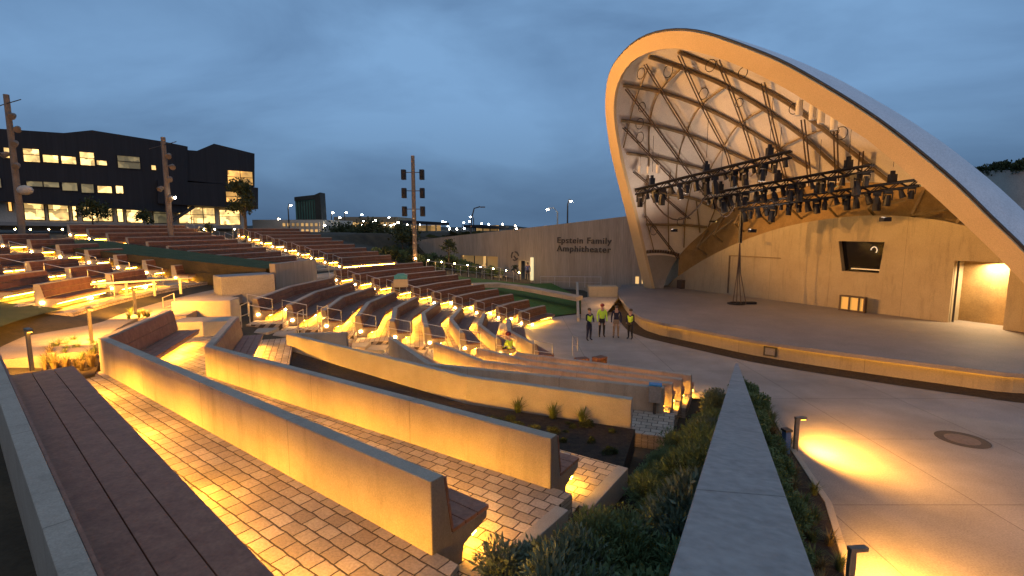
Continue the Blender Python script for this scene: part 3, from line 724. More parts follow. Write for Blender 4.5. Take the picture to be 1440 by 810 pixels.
# ------------------------------------------------------------------ long inscribed wall
W0 = D(913, 400, 43.0); W1 = D(588, 380, 60.0); W0.z = W1.z = 0
wd = (W0 - W1).normalized(); wn = V((-wd.y, wd.x, 0)); wn = wn if wn.y < 0 else -wn      # towards the camera
def onwall(u, v, off=0):
    d = ray(u, v); b = W1 + wn * off; t = (b - CP).dot(wn) / d.dot(wn); return CP + d * t
lw = empty('inscribed_wall', W1, 0, 'long board marked concrete wall with dark lettering beside the white shell', 'wall')
def sco(p): return (p - W1).dot(wd)
tops = [(sco(onwall(u, v)), onwall(u, v).z) for u, v in [(560, 343), (600, 336), (700, 325), (780, 316), (840, 309), (950, 296)]]
def ztop(s_):
    for (a, za), (b, zb) in zip(tops, tops[1:]):
        if a <= s_ <= b: return za + (zb - za) * (s_ - a) / (b - a)
    return tops[0][1] if s_ < tops[0][0] else tops[-1][1]
def wseg(mb, s0_, s1_, zb=-1.0, zt0=None):
    a = W1 + wd * s0_; b = W1 + wd * s1_; z0_ = ztop(s0_) if zt0 is None else zt0; z1_ = ztop(s1_) if zt0 is None else zt0
    q = [V((a.x, a.y, zb)), V((b.x, b.y, zb)), V((b.x, b.y, z1_)), V((a.x, a.y, z0_))]
    mb.prism([p - W1 for p in q], -wn * .5)
gl0, gl1 = sco(onwall(648, 370)), sco(onwall(700, 370)); gz0, gz1 = onwall(700, 383).z, onwall(700, 361).z
dr0, dr1 = sco(onwall(729, 380)), sco(onwall(746, 380)); dz0, dz1 = .3, onwall(740, 367).z
mb = MB()
ss = [tops[0][0], gl0]; wseg(mb, tops[0][0], sco(onwall(600, 340))); wseg(mb, sco(onwall(600, 340)), gl0)
wseg(mb, gl0, gl1, gz1); wseg(mb, gl0, gl1, -1, gz0); wseg(mb, gl1, dr0); wseg(mb, dr0, dr1, dz1); wseg(mb, dr0, dr1, -1, dz0)
e = [dr1, sco(onwall(780, 350)), sco(onwall(840, 350)), sco(onwall(915, 350))]
for a, b in zip(e, e[1:]): wseg(mb, a, b)
mb.build('wall_body', M['board'], lw)
def wq(s0_, s1_, z0_, z1_, off):
    a = W1 + wd * s0_ + wn * off; b = W1 + wd * s1_ + wn * off; return [V((a.x, a.y, z0_)) - W1, V((b.x, b.y, z0_)) - W1, V((b.x, b.y, z1_)) - W1, V((a.x, a.y, z1_)) - W1]
win = MB().prism(wq(gl0, gl1, gz0, gz1, -.35), -wn * .05).build('window', M['glow_panel'], lw)
mb = MB()
for k in range(1, 3): s_ = gl0 + (gl1 - gl0) * k / 3; mb.prism(wq(s_ - .05, s_ + .05, gz0, gz1, -.27), -wn * .07)
mb.prism(wq(gl0, gl1, gz0, gz0 + .08, -.26), -wn * .07); mb.build('mullion', M['dark_metal'], win)
mb = MB(); mb.prism(wq(dr0 - 1, dr1 + 1, dz0 - .05, dz1 + .4, -2.6), -wn * .05); mb.prism(wq(dr0 - 1, dr1 + 1, dz0 - .1, dz0 - .02, -.5), -wn * 2.1)
mb.build('corridor_lining', M['pale'], lw)
c = W1 + wd * (dr0 + dr1) / 2 - wn * 1.5; lamp('corridor_lamp', 'POINT', (c.x, c.y, dz1 - .4), 120, (1, .62, .25), lw, shadow_soft_size=.2)
jb = onwall(749, 380); MB().box((jb.x - W1.x + wn.x * .12, jb.y - W1.y + wn.y * .12, (onwall(749, 363).z + onwall(749, 393).z) / 2), (.35, .08, onwall(749, 361).z - onwall(749, 393).z), rz=math.atan2(wd.y, wd.x)).build('glowing_jamb', emit('glowing_door_edge', (1, .85, .45), .8), lw)  # the jamb's brightness is put into its own emission
# lettering
def text_mesh(s_, size, parent, loc, xdir, mat, name='lettering', ext=.03, width=None):
    cu = bpy.data.curves.new('txt', 'FONT'); cu.body = s_; cu.size = size; cu.extrude = ext; cu.space_character = 1.12; cu.offset = .008
    t = bpy.data.objects.new('txt', cu); col.objects.link(t); bpy.context.view_layer.update()
    me = bpy.data.meshes.new_from_object(t.evaluated_get(bpy.context.evaluated_depsgraph_get())); bpy.data.objects.remove(t)
    me.materials.clear(); me.materials.append(mat)
    o = bpy.data.objects.new(name, me); col.objects.link(o); o.parent = parent
    w = max(v.co.x for v in me.vertices); k = width / w if width else 1
    x = V(xdir); z = V((0, 0, 1)); y = x.cross(z) ; M3 = Matrix((x * k, z * 1.0, (x.cross(z)))).transposed().to_4x4(); M3.translation = loc
    o.matrix_local = M3; return o
for s_, (u0, v0), u1 in (('Epstein Family', (783, 341.5), 860), ('Amphitheater', (783, 353), 859)):
    a = onwall(u0, v0, .05); b = onwall(u1, v0 - 2, .05); text_mesh(s_, .80, lw, a - W1, wd, M['dark_metal'], width=(b - a).length)
em = onwall(724, 360, .03); mb = MB()
for k in range(12):
    a0, a1 = 2 * PI * k / 12, 2 * PI * (k + 1) / 12
    pa = wd * math.cos(a0) * .45 + V((0, 0, .45 * math.sin(a0))); pb = wd * math.cos(a1) * .45 + V((0, 0, .45 * math.sin(a1)))
    if k % 4 != 3: mb.bar(em - W1 + pa, em - W1 + pb, .12, .12)
mb.bar(em - W1 + wd * -.1, em - W1 + wd * .3 + V((0, 0, -.4)), .12); mb.build('emblem', M['dark_metal'], lw)
# low lit openings near the shell foot
for u in (896, 905):
    p = onwall(u, 394, .02); MB().box(p - W1, (.30, .06, .62), rz=math.atan2(wd.y, wd.x)).build('small_light_panel', emit('small_warm_panel', (1, .6, .22), .9), lw)

# ramp and low walls before the long wall
a = onwall(600, 372, 2.2); 
def low_wall(name, pts, h0, w, label, mat='concrete', cat='wall'):
    m = V(pts[0]); mb = MB()
    for p, q in zip(pts, pts[1:]):
        p, q = V(p), V(q); n = V((-(q - p).y, (q - p).x, 0)).normalized() * w
        mb.prism([p - m + V((0, 0, -h0)), q - m + V((0, 0, -h0)), q - m, p - m], n)
    o = mb.build(name, M[mat]); o.location = m; return tag(o, label, cat)
r1 = [onwall(640, 404, 5.5), onwall(706, 386, 2.4)]
low_wall('ramp_wall', r1, 1.6, 1.4, 'pale ramp rising to the glass opening in the long wall')
r2 = [onwall(596, 378, 6.0), onwall(640, 373, 2.6)]
low_wall('upper_ramp_wall', r2, 1.2, 1.0, 'upper pale ramp behind the thin young tree')
def fence(name, a, b, n, h, label, dx=(0, 0, 0)):
    r = empty(name, a, 0, label, 'railing'); mb = MB(); L = b - a
    mb.tube([V((0, 0, h)), L + V((0, 0, h))], .03, 5); mb.tube([V((0, 0, h * .5)), L + V((0, 0, h * .5))], .015, 4); mb.build('rail', M['steel'], r)
    for k in range(n): p = L * (k / (n - 1)); MB().box(p + V((0, 0, h / 2)), (.05, .05, h)).build('rail_post', M['steel'], r)
fence('ramp_railing', onwall(604, 381, 5.0), onwall(704, 391, 2.6), 9, 1.0, 'metal railing with thin posts around the dark bed below the ramp')
fence('path_railing', onwall(760, 403, 1.2), onwall(845, 405, 1.2), 5, 1.0, 'thin railing running along the foot of the long inscribed wall')
# path strip along the lawn top and the warm stair by the stage
def sheet(name, px, z, mat, dz=0): 
    ps = [P(u, v, zz) for (u, v), zz in zip(px, z)]; mb = MB(); mb.add([(p.x, p.y, p.z + dz) for p in ps], [tuple(range(len(ps)))], [(p.x, p.y) for p in ps]); return struct(name, mb, mat)
pth = [P(u, v, z) for u, v, z in [(660, 400, 1.75), (700, 399, 1.55), (740, 404, 1.35), (815, 418, .95)]]
mb = MB(); mb.sweep([(-.5, 0), (.5, 0), (.5, -.3), (-.5, -.3)], [(p.x, p.y) for p in pth], 1, z0=1.42)
for i, v_ in enumerate(mb.v):
    k = i // 4; mb.v[i] = (v_[0], v_[1], v_[2] - 1.42 + pth[k].z + .06)
struct('lawn_path', mb, M['path'])
sheet('side_path', [(817, 448), (817, 419), (842, 416), (870, 418), (846, 450)], [.012, .7, .75, .75, .012], M['path'])
p0, p1 = P(815, 452, 0), P(813, 404, 1.0)
low_wall('side_wall', [p0 + V((0, 0, .25)), p1 + V((0, 0, .45))], 1.5, .16, 'thin concrete kerb wall at the right edge of the lawn')
a, b = P(838, 405, .9), P(872, 418, .3)
bx = P(850, 419, .72); tag(MB().box((bx.x, bx.y + .9, .9), (2.2, 1.0, 1.3), rz=-.05).build('concrete_plinth', M['sandwall'], bevel=.02), 'tan concrete plinth at the left edge of the stage near the long wall', 'plinth')
mb = MB(); a, b = P(846, 424, .25), P(876, 408, .9)
for k in range(7):
    c = a.lerp(b, (k + .5) / 7); mb.box((c.x, c.y, .12 + .115 * k - .25), (.6, .9, .5), rz=.5)
tag(mb.build('side_steps', M['concrete']), 'flight of pale lit steps climbing to the left end of the stage', 'steps')
pp_ = P(855, 420, .8); lamp('stair_lamp', 'POINT', (pp_.x - .3, pp_.y - 1.2, 1.3), 70, (1, .55, .2), shadow_soft_size=.1)

# ------------------------------------------------------------------ stage
SZ = .9
edge = [P(u, v, SZ) for u, v in [(868, 412), (873, 420), (893, 441), (915, 450), (938, 455), (980, 463), (1060, 478), (1150, 491), (1250, 504), (1340, 515), (1440, 526)]]
edge += [V((20.8, 16.9, SZ)), V((24, 16.9, SZ)), V((28, 18.5, SZ))]
def smooth_path(pts, n=5):
    out = []
    for i in range(len(pts) - 1):
        p0 = pts[max(i - 1, 0)]; p1 = pts[i]; p2 = pts[i + 1]; p3 = pts[min(i + 2, len(pts) - 1)]
        for k in range(n):
            t = k / n; out.append(.5 * ((2 * p1) + (p2 - p0) * t + (2 * p0 - 5 * p1 + 4 * p2 - p3) * t * t + (3 * p1 - p0 - 3 * p2 + p3) * t ** 3))
    out.append(pts[-1]); return out
edge = smooth_path(edge, 4)
back = [V((33, 24, SZ)), V((31, 38, SZ)), V((20, 48, SZ)), V((10, 45, SZ))]
stg = empty('stage', (16, 30, 0), 0, 'broad curved concrete stage deck under the shell', 'stage')
O = V((16, 30, 0))
mb = MB(); mb.prism([V((p.x, p.y, SZ)) - O for p in edge + back], (0, 0, -.16)); mb.build('deck', M['stage'], stg, bevel=.01)
ctr = V((19, 31))
inn = [V((p.x, p.y)) for p in edge]
ins = [p + (ctr - p).normalized() * .35 for p in inn]
s = 1
mb = MB(); mb.sweep([(0, -.1), (0, .735), (.3, .735), (.3, -.1)], [(p.x - O.x, p.y - O.y) for p in ins], 1 if sgn([ins[0], ins[1]]) else 1); mb.build('front_wall', M['sandwall'], stg)
lsp = [p + (ctr - p).normalized() * .28 for p in inn]
mb = MB(); mb.sweep([(0, .70), (0, .73), (.03, .73), (.03, .70)], [(p.x - O.x, p.y - O.y) for p in lsp], 1); mb.build('light_strip', emit('stage_lip_led', WARM, 9), stg)
mulch = [p + (p - ctr).normalized() * w for p, w in zip(inn, [0.2] * 6 + [.55] * 200)]
vs = []; fs = []
for a, b in zip(ins, mulch): vs += [(a.x, a.y, .10), (b.x, b.y, .012)]
for i in range(len(ins) - 1): fs.append((2 * i, 2 * i + 1, 2 * i + 3, 2 * i + 2))
struct('mulch_strip', MB().add(vs, fs), M['soil'])
for u, v, lb in [(1071, 491, 0)]:
    p = P(u, 490, .55); q = min(ins, key=lambda k: (k - V((p.x, p.y))).length); d = (q - ctr).normalized()
    rz_ = math.atan2(d.y, d.x); mb = MB(); c = q + d * .03
    mb.box((c.x - O.x, c.y - O.y, .42), (.06, .55, .44), rz=rz_); fr = mb.build('floor_hatch', M['dark_metal'], stg)
    mb = MB(); c = q + d * .07; mb.box((c.x - O.x, c.y - O.y, .42), (.03, .4, .3), rz=rz_); mb.build('hatch_panel', M['concrete_grey'], fr)

# ------------------------------------------------------------------ shell
FL = P(910, 405, SZ); FR = P(1520, 490, SZ)
ch = (FR - FL).normalized(); Wd = (FR - FL).length
nf = V((ch.y, -ch.x, 0)); nf = nf if nf.x < 0 else -nf           # towards the audience
TL = rad(28); upv = V((0, 0, math.cos(TL))) + nf * math.sin(TL); PN = ch.cross(upv).normalized(); PN = PN if PN.dot(nf) > 0 else -PN
def onrim(u, v): d = ray(u, v); return CP + d * ((FL - CP).dot(PN) / d.dot(PN))
outer_px = [(907, 410), (895, 362), (880, 300), (866, 245), (857, 205), (851, 150), (856, 105), (875, 75), (902, 54), (940, 44), (985, 47), (1040, 65), (1100, 90), (1160, 124), (1220, 162), (1271, 200), (1340, 258), (1395, 312), (1440, 356), (1485, 410), (1512, 450), (1528, 492)]
inner_px = [(918, 408), (906, 358), (893, 302), (879, 250), (870, 210), (863, 162), (867, 122), (884, 91), (912, 74), (950, 68), (995, 77), (1045, 95), (1100, 122), (1150, 153), (1200, 184), (1224, 200), (1300, 264), (1352, 312), (1400, 358), (1448, 408), (1475, 445), (1490, 485)]
def resample(pts, n):
    pts = smooth_path(pts, 8); L = [0]
    for a, b in zip(pts, pts[1:]): L.append(L[-1] + (b - a).length)
    out = []; j = 0
    for k in range(n + 1):
        t = L[-1] * k / n
        while j < len(L) - 2 and L[j + 1] < t: j += 1
        out.append(pts[j].lerp(pts[j + 1], (t - L[j]) / max(1e-6, L[j + 1] - L[j])))
    return out
NR = 72
RO = resample([onrim(*q) for q in outer_px], NR); RI = resample([onrim(*q) for q in inner_px], NR)
shell = empty('band_shell', (FL + FR) / 2, 0, 'huge white shell roof with glowing tan rim arching over the stage', 'band shell'); SO = (FL + FR) / 2
vs = []; fs = []; dep = PN * -.35
for i in range(NR + 1):
    a, b = RO[i] - SO, RI[i] - SO; vs += [a, b, b + dep, a + dep]
for i in range(NR):
    for k in range(4): fs.append((i * 4 + k, i * 4 + (k + 1) % 4, i * 4 + 4 + (k + 1) % 4, i * 4 + 4 + k))
fs += [(0, 1, 2, 3), tuple(NR * 4 + k for k in (3, 2, 1, 0))]
MB().add(vs, fs).build('rim', M['rim'], shell, smooth=False)
# thin dark gutter line on the outer edge
MB().tube([RO[i] + dep * .45 - SO + (RO[i] - (FL + FR) / 2).normalized() * .04 for i in range(NR + 1)], .07, 5).build('gutter', M['dark_metal'], shell)
def bez(a, b, c, q): return a * (1 - q) ** 2 + b * 2 * q * (1 - q) + c * q * q
nbk = -nf
def Bout(t):
    a = PI * t; s_ = Wd / 2 - (Wd / 2 + .8) * math.cos(a); return FL + ch * s_ + nbk * (1.0 + 9.5 * math.sin(a) ** .7) + V((0, 0, -1.0))
WOFF = 2.2
wl0, wl1 = P(955, 405, SZ), P(1406, 463, SZ); WOFF = ((wl0 + wl1) / 2 - FL).dot(nbk); BIN = WOFF + 1.5
def Bin(t):
    a = PI * t; s_ = Wd / 2 - (Wd / 2 - .9) * math.cos(a); return FL + ch * s_ + nbk * (BIN * min(1, .25 + 1.5 * math.sin(a))) + V((0, 0, 8.0 * max(0, math.sin(a)) ** .75))
def rimI(t): x = t * NR; i = min(int(x), NR - 1); return (RI[i].lerp(RI[i + 1], x - i)) + dep * .8
def rimO(t): x = t * NR; i = min(int(x), NR - 1); return (RO[i].lerp(RO[i + 1], x - i)) + dep
def OUTS(t, q):
    a, c = rimO(t), Bout(t); h = max(0, a.z - SZ); b = V((0, 0, 0)) + a * .42 + c * .58; b.z = a.z + .02 * h + .1; return bez(a, b, c, q)
def INS(t, q):
    a, c = rimI(t), Bin(t); b = a * .5 + c * .5; b.z = .5 * (a.z + c.z) + .16 * abs(a.z - c.z) + .08 * max(0, a.z - SZ); return bez(a, b, c, q)
def patch(fn, t0, t1, q0, q1, nt, nq):
    vs = []; fs = []
    for i in range(nt + 1):
        for j in range(nq + 1): vs.append(fn(t0 + (t1 - t0) * i / nt, q0 + (q1 - q0) * j / nq) - SO)
    for i in range(nt):
        for j in range(nq): a = i * (nq + 1) + j; fs.append((a, a + 1, a + nq + 2, a + nq + 1))
    return MB().add(vs, fs)
patch(OUTS, 0, 1, 0, 1, 60, 18).build('outer_roof', M['skin_out'], shell, smooth=True)
patch(INS, .07, .95, 0, 1, 60, 16).build('fabric_lining', M['membrane'], shell, smooth=True)
patch(INS, 0, .07, 0, 1, 8, 12).build('concrete_footing', M['concrete_grey'], shell, smooth=True)
patch(INS, .95, 1, 0, 1, 8, 12).build('concrete_footing', M['concrete_grey'], shell, smooth=True)
mid_in = lambda t, q: INS(t, q) + (((FL + FR) / 2 + V((0, 0, 5))) - INS(t, q)).normalized()
def off_in(t, q, d): p = INS(t, q); return p + (((FL + FR) / 2 + V((0, 0, 4))) - p).normalized() * d
def line(fn, n=10): return [fn(k / n) - SO for k in range(n + 1)]
T0_, T1_ = .075, .945
# tan beams (arcs round the shell and one diagonal family), dark tubes (the other family)
from mathutils.bvhtree import BVHTree
lin = patch(INS, .02, .985, 0, 1, 80, 20); lin_t = BVHTree.FromPolygons([V(p) for p in lin.v], lin.f)
def on_lining(u, v, d=.2):
    dr = ray(u, v).normalized(); o_ = CP + dr * 12 - SO; h = lin_t.ray_cast(o_, dr)
    if h[0] is None: return None
    c_ = V((0, 0, 4)); return h[0] + (c_ - h[0]).normalized() * d
def beam(px, r, name, mat, d=.2, ext=0, double=0):
    a, b = V(px[-2]), V(px[-1]); px = [V(q) for q in px]
    if ext: px.append(b + (b - a).normalized() * ext)
    a, b = px[1], px[0]; px.insert(0, b + (b - a).normalized() * 8)
    sp_ = smooth_path(px, 7); pts = [on_lining(q.x, q.y, d) for q in sp_]; run = []; best = []
    for p in pts:
        if p is None or (run and (p - run[-1]).length > 3.5):
            if len(run) > len(best): best = run
            run = [] if p is None else [p]
        else: run.append(p)
    if len(run) > len(best): best = run
    if len(best) < 3: return
    mb = MB(); mb.tube(best, r, 6)
    if double: mb.tube([p + ch * double for p in best], r, 6)
    mb.build(name, M[mat], shell)
for px in ([(960, 72), (1040, 105), (1104, 138), (1170, 185), (1240, 240)], [(909, 76), (956, 92), (1014, 115), (1075, 150), (1131, 189), (1173, 226)], [(873, 117), (925, 126), (983, 146), (1041, 174), (1078, 196)], [(866, 166), (911, 173), (962, 186), (1012, 206), (1057, 226)],
           [(874, 213), (916, 219), (946, 226), (977, 234)], [(882, 266), (967, 277), (1004, 292)], [(890, 315), (959, 316), (999, 320)]): beam(px, .115, 'lattice_beam', 'beam', .22, 70)
for px in ([(865, 171), (906, 214)], [(873, 120), (910, 169), (946, 218)], [(897, 80), (925, 126), (962, 186), (988, 231)], [(948, 70), (983, 146), (1014, 206), (1022, 231)], [(1006, 83), (1022, 121), (1043, 178), (1057, 225)], [(1070, 115), (1079, 154), (1090, 199)], [(1128, 167), (1136, 233)], [(1176, 181), (1178, 226)], [(1215, 212), (1212, 250)], [(872, 229), (906, 258)], [(880, 277), (919, 327)]): beam(px, .045, 'dark_lattice_tube', 'beam_dark', .42, 75, .2)
for px in ([(908, 260), (910, 225), (911, 169), (925, 126), (956, 92)], [(948, 250), (951, 220), (962, 186), (983, 146), (1020, 117)], [(985, 262), (999, 231), (1014, 206), (1036, 173), (1073, 150)], [(1060, 240), (1094, 207), (1128, 189), (1157, 178)], [(875, 200), (890, 140), (909, 92)], [(938, 343), (937, 290), (940, 240)], [(983, 332), (977, 282)], [(990, 330), (1006, 287)], [(915, 345), (905, 300), (906, 250)], [(960, 340), (962, 300), (972, 250)]): beam(px, .05, 'thin_brace', 'beam', .2)
# scalloped fixing edge above the left footing
mb = MB()
for k in range(13):
    p = off_in(.078, k / 13, .05) - SO; p2 = off_in(.078, (k + .6) / 13, .05) - SO; mb.bar(p, p2, .10, .26)
mb.build('fixing_plate', M['beam_dark'], shell)
# cable loops
rnd = random.Random(5)
for k in range(16):
    t = rnd.uniform(.12, .62); q = rnd.choice((.03, .12, .34, .45, .58)); c = off_in(t, q, .55) - SO; r_ = rnd.uniform(.22, .38)
    MB().tube([c + ch * math.cos(a) * r_ + V((0, 0, math.sin(a) * r_)) for a in [2 * PI * j / 14 for j in range(15)]], .025, 4, False).build('cable_loop', M['black'], shell)
# rear soffit: vertical brown panel behind the stage wall
tp = [Bin(T0_ + (T1_ - T0_) * k / 40) for k in range(41)]
vs = [];
for p in tp: vs += [p - SO, V((p.x, p.y, SZ)) - SO]
MB().add(vs, [(2 * i, 2 * i + 1, 2 * i + 3, 2 * i + 2) for i in range(40)]).build('rear_panel', M['ply'], shell)
mb = MB()
for k in range(5, 38, 3):
    p = tp[k] - SO; lo = p + nf * 1.2 + V((0, 0, -1.6)); mb.bar(p + V((0, 0, -.2)), lo, .14); mb.bar(lo, p + V((0, 0, -2.2)), .10)
    mb.bar(lo, tp[min(40, k + 2)] - SO + nf * .3 + V((0, 0, -.9)), .10)
mb.build('bracket', M['beam'], shell)

# stage back wall with its arched top
WD = (wl1 - wl0).normalized(); WN = V((WD.y, -WD.x, 0)); WN = WN if WN.x < 0 else -WN
def onbw(u, v): d = ray(u, v); return CP + d * ((wl0 - CP).dot(WN) / d.dot(WN))
bw = empty('stage_back_wall', wl0, 0, 'sand coloured wall with arched top at the back of the stage', 'wall')
archp = [onbw(u, v) for u, v in [(938, 402), (946, 394), (975, 374), (1005, 357), (1046, 338), (1100, 320), (1162, 308), (1229, 303), (1300, 307), (1358, 318), (1420, 340), (1470, 372)]]
archp = smooth_path(archp, 4)
dbl, dbr, dtl = onbw(1333, 452), onbw(1410, 463), onbw(1335, 366)
sA, sB = (dbl - wl0).dot(WD), (dbr - wl0).dot(WD); dH = dtl.z
end = archp[-1]
# window: trapezoid recess
wq_ = [onbw(u, v) for u, v in [(1184, 381), (1236, 383), (1244, 341), (1179, 339)]]
loop = [V((p.x, p.y, p.z)) for p in archp] + [V((end.x, end.y, SZ))] + [wl0 + WD * sB + V((0, 0, 0)), wl0 + WD * sB + V((0, 0, dH - SZ)), wl0 + WD * sA + V((0, 0, dH - SZ)), wl0 + WD * sA, V((archp[0].x, archp[0].y, SZ))]
# split round the window so that it is a true opening
def s_of(p): return (p - wl0).dot(WD)
def arch_z(s_):
    for a, b in zip(archp, archp[1:]):
        if s_of(a) <= s_ <= s_of(b): return a.z + (b.z - a.z) * (s_ - s_of(a)) / (s_of(b) - s_of(a))
    return archp[-1].z
w0, w1, wz0, wz1 = s_of(wq_[3]), s_of(wq_[2]), wq_[0].z, wq_[3].z
mb = MB()
def bseg(a, b, zb, zt_=None, n=8):
    for k in range(n if zt_ is None else 1):
        x0 = a + (b - a) * k / (n if zt_ is None else 1); x1 = a + (b - a) * (k + 1) / (n if zt_ is None else 1)
        z0_ = arch_z(x0) if zt_ is None else zt_; z1_ = arch_z(x1) if zt_ is None else zt_
        q = [WD * x0 + V((0, 0, zb - SZ)), WD * x1 + V((0, 0, zb - SZ)), WD * x1 + V((0, 0, z1_ - SZ)), WD * x0 + V((0, 0, z0_ - SZ))]
        mb.prism(q, -WN * .5)
sa0 = s_of(archp[0]); se = s_of(archp[-1])
bseg(sa0, w0, SZ, n=24); bseg(w0, w1, wz1, n=8); bseg(w0, w1, SZ, wz0); bseg(w1, sA, SZ, n=10); bseg(sA, sB, dH, n=6); bseg(sB, se, SZ, n=8)
mb.build('wall_body', M['sandwall'], bw)
mb = MB(); mb.prism([p - wl0 + WN * (-.03) for p in wq_], -WN * .02)
dark = MB().prism([WD * w0 + V((0, 0, wz0 - SZ)) - WN * .42, WD * w1 + V((0, 0, wz0 - SZ)) - WN * .42, WD * w1 + V((0, 0, wz1 - SZ)) - WN * .42, WD * w0 + V((0, 0, wz1 - SZ)) - WN * .42], -WN * .05).build('booth_window', M['darkglass'], bw)
# splayed reveals turn the opening into a trapezoid
mb = MB()
for (x0, x1) in ((w0, s_of(wq_[0])), (w1, s_of(wq_[1]))):
    mb.prism([WD * x0 + V((0, 0, wz1 - SZ)), WD * x0 + V((0, 0, wz0 - SZ)), WD * x1 + V((0, 0, wz0 - SZ))], -WN * .4)
mb.build('window_reveal', M['sandwall'], bw)
p = onbw(1225, 352) - wl0 - WN * .36; MB().tube([p + WD * math.cos(a) * .16 + V((0, 0, math.sin(a) * .2)) for a in [PI * (j / 8) for j in range(-2, 9)]], .03, 5).build('booth_glint', emit('booth_reflection', (1, .8, .55), .7), dark)  # reflection in the dark glass, put in as a glowing arc
p = onbw(1213, 379) - wl0 - WN * .36; MB().box(p, (1.6, .04, .06), rz=math.atan2(WD.y, WD.x)).build('console_light', emit('booth_console', (1, .75, .4), .4), dark)
# door recess with its light
mb = MB(); dp = 1.7
A_ = WD * (sA - .02); B_ = WD * (sB + .02)
mb.prism([A_ - WN * dp, B_ - WN * dp, B_ - WN * dp + V((0, 0, dH - SZ + .1)), A_ - WN * dp + V((0, 0, dH - SZ + .1))], -WN * .1)
for q in (A_ - WD * .1, B_): mb.prism([q - WN * .5, q - WN * (dp + .1), q - WN * (dp + .1) + V((0, 0, dH - SZ + .1)), q - WN * .5 + V((0, 0, dH - SZ + .1))], WD * .1)
mb.prism([A_ - WN * .5 + V((0, 0, dH - SZ + .003)), B_ - WN * .5 + V((0, 0, dH - SZ + .003)), B_ - WN * dp + V((0, 0, dH - SZ + .003)), A_ - WN * dp + V((0, 0, dH - SZ + .003))], V((0, 0, .1)))
mb.build('door_recess', M['sandwall'], bw)
dl = wl0 + WD * (sA + (sB - sA) * .62) - WN * .95 + V((0, 0, 0)); lamp('recess_lamp', 'AREA', (dl.x, dl.y, dH - .12), 420, (1, .70, .36), bw, aim=(dl.x + WD.x * .5, dl.y + WD.y * .5, 0), size=.7)
pj = WD * (sA + .12) - WN * .25; MB().box(pj + V((0, 0, (dH - SZ) / 2)), (.09, .05, dH - SZ - .05), rz=math.atan2(WD.y, WD.x)).build('sliding_door_edge', M['dark_metal'], bw)
# left door outline and conduit, low cabinet, small lamp
a, b = onbw(1026, 410), onbw(1096, 361)
MB().box(((onbw(1060, 361) - wl0) + WN * .04), (s_of(onbw(1096, 361)) - s_of(onbw(1024, 361)), .06, .06), rz=math.atan2(WD.y, WD.x)).build('door_track', M['beam'], bw)
MB().box((onbw(1025, 386) - wl0) + WN * .02, (.10, .05, onbw(1025, 361).z - SZ - .05), rz=math.atan2(WD.y, WD.x)).build('door_seam', M['beam_dark'], bw)
c = onbw(1205, 424); cb = V((c.x, c.y, SZ)) + WN * .5
cab = empty('amber_cabinet', cb, math.atan2(WD.y, WD.x), 'low dark framed cabinet with amber panels against the stage back wall', 'cabinet')
mb = MB(); cw, chh = 1.35, .95
for x in (-cw / 2, -.15, .38, cw / 2): mb.box((x, 0, chh / 2), (.08, .3, chh))
for z in (.06, chh - .04): mb.box((0, 0, z), (cw, .3, .08))
mb.build('frame', M['beam_dark'], cab)
for x0, x1 in ((-.63, -.19), (-.11, .34), (.42, .63)): MB().box(((x0 + x1) / 2, -.02, chh / 2), (x1 - x0, .08, chh - .2)).build('panel', emit('amber_cabinet_panel', (1, .55, .12), .42), cab)
# items at the left wing of the stage
p = P(967, 405, SZ); t = empty('road_case', p, .5, 'small dark equipment case with a white lamp on the left of the stage', 'equipment case')
MB().box((-.6, 0, .38), (.9, .5, .7)).build('case_body', M['beam_dark'], t, bevel=.02)
MB().box((.75, 0, .5), (.45, .25, .35)).build('lamp_face', emit('white_work_lamp', (1, .9, .6), 1.1), t)
p = P(942, 400, SZ); t = empty('wing_light_panel', p, .5, 'narrow glowing panel standing in the left wing of the stage', 'light panel')
MB().box((0, 0, .75), (.5, .2, 1.5)).build('panel_frame', M['ply'], t); MB().box((0, -.12, .5), (.4, .04, .9)).build('glowing_face', emit('wing_panel', (1, .72, .28), .9), t)

# lights of the shell: lamps along the wall top wash the wall and soffit
for s_ in (5, 9, 13, 17, 20.5):
    b = wl0 + WD * s_ + WN * 2.6; z = arch_z(s_) + 1.6
    mbx = MB().box((0, 0, 0), (.5, .18, .12)); t = mbx.build('linear_wall_washer', M['black']); t.location = (b.x, b.y, z + .1)
    tag(t, f'small linear lamp hung before the arched wall top, {ORD[int((s_-5)//4)]} from the left', 'lamp', 'wall washers above the stage')
    lamp('washer_lamp', 'AREA', (b.x, b.y, z), 38, (1, .60, .15), t, aim=(b.x - WN.x * 2.4, b.y - WN.y * 2.4, z - 2.1), size=.6, shape='SQUARE')
for s_ in (4, 10, 17):
    b = wl0 + WD * s_ + WN * 5.5; t = MB().box((0, 0, 0), (.4, .3, .2)).build('shell_uplight', M['black']); t.location = (b.x, b.y, 6.4 if s_ > 10 else 5.8)
    tag(t, f'small uplight washing the fabric lining, {"left" if s_ < 9 else "middle" if s_ < 15 else "right"} of the three', 'lamp', 'uplights of the fabric lining')
    lamp('uplight_lamp', 'AREA', (b.x, b.y, t.location.z + .15), {4: 210, 10: 150, 17: 105}[s_], (1, .78, .60), t, aim=(b.x + nf.x * 3, b.y + nf.y * 3, 16), size=.5)

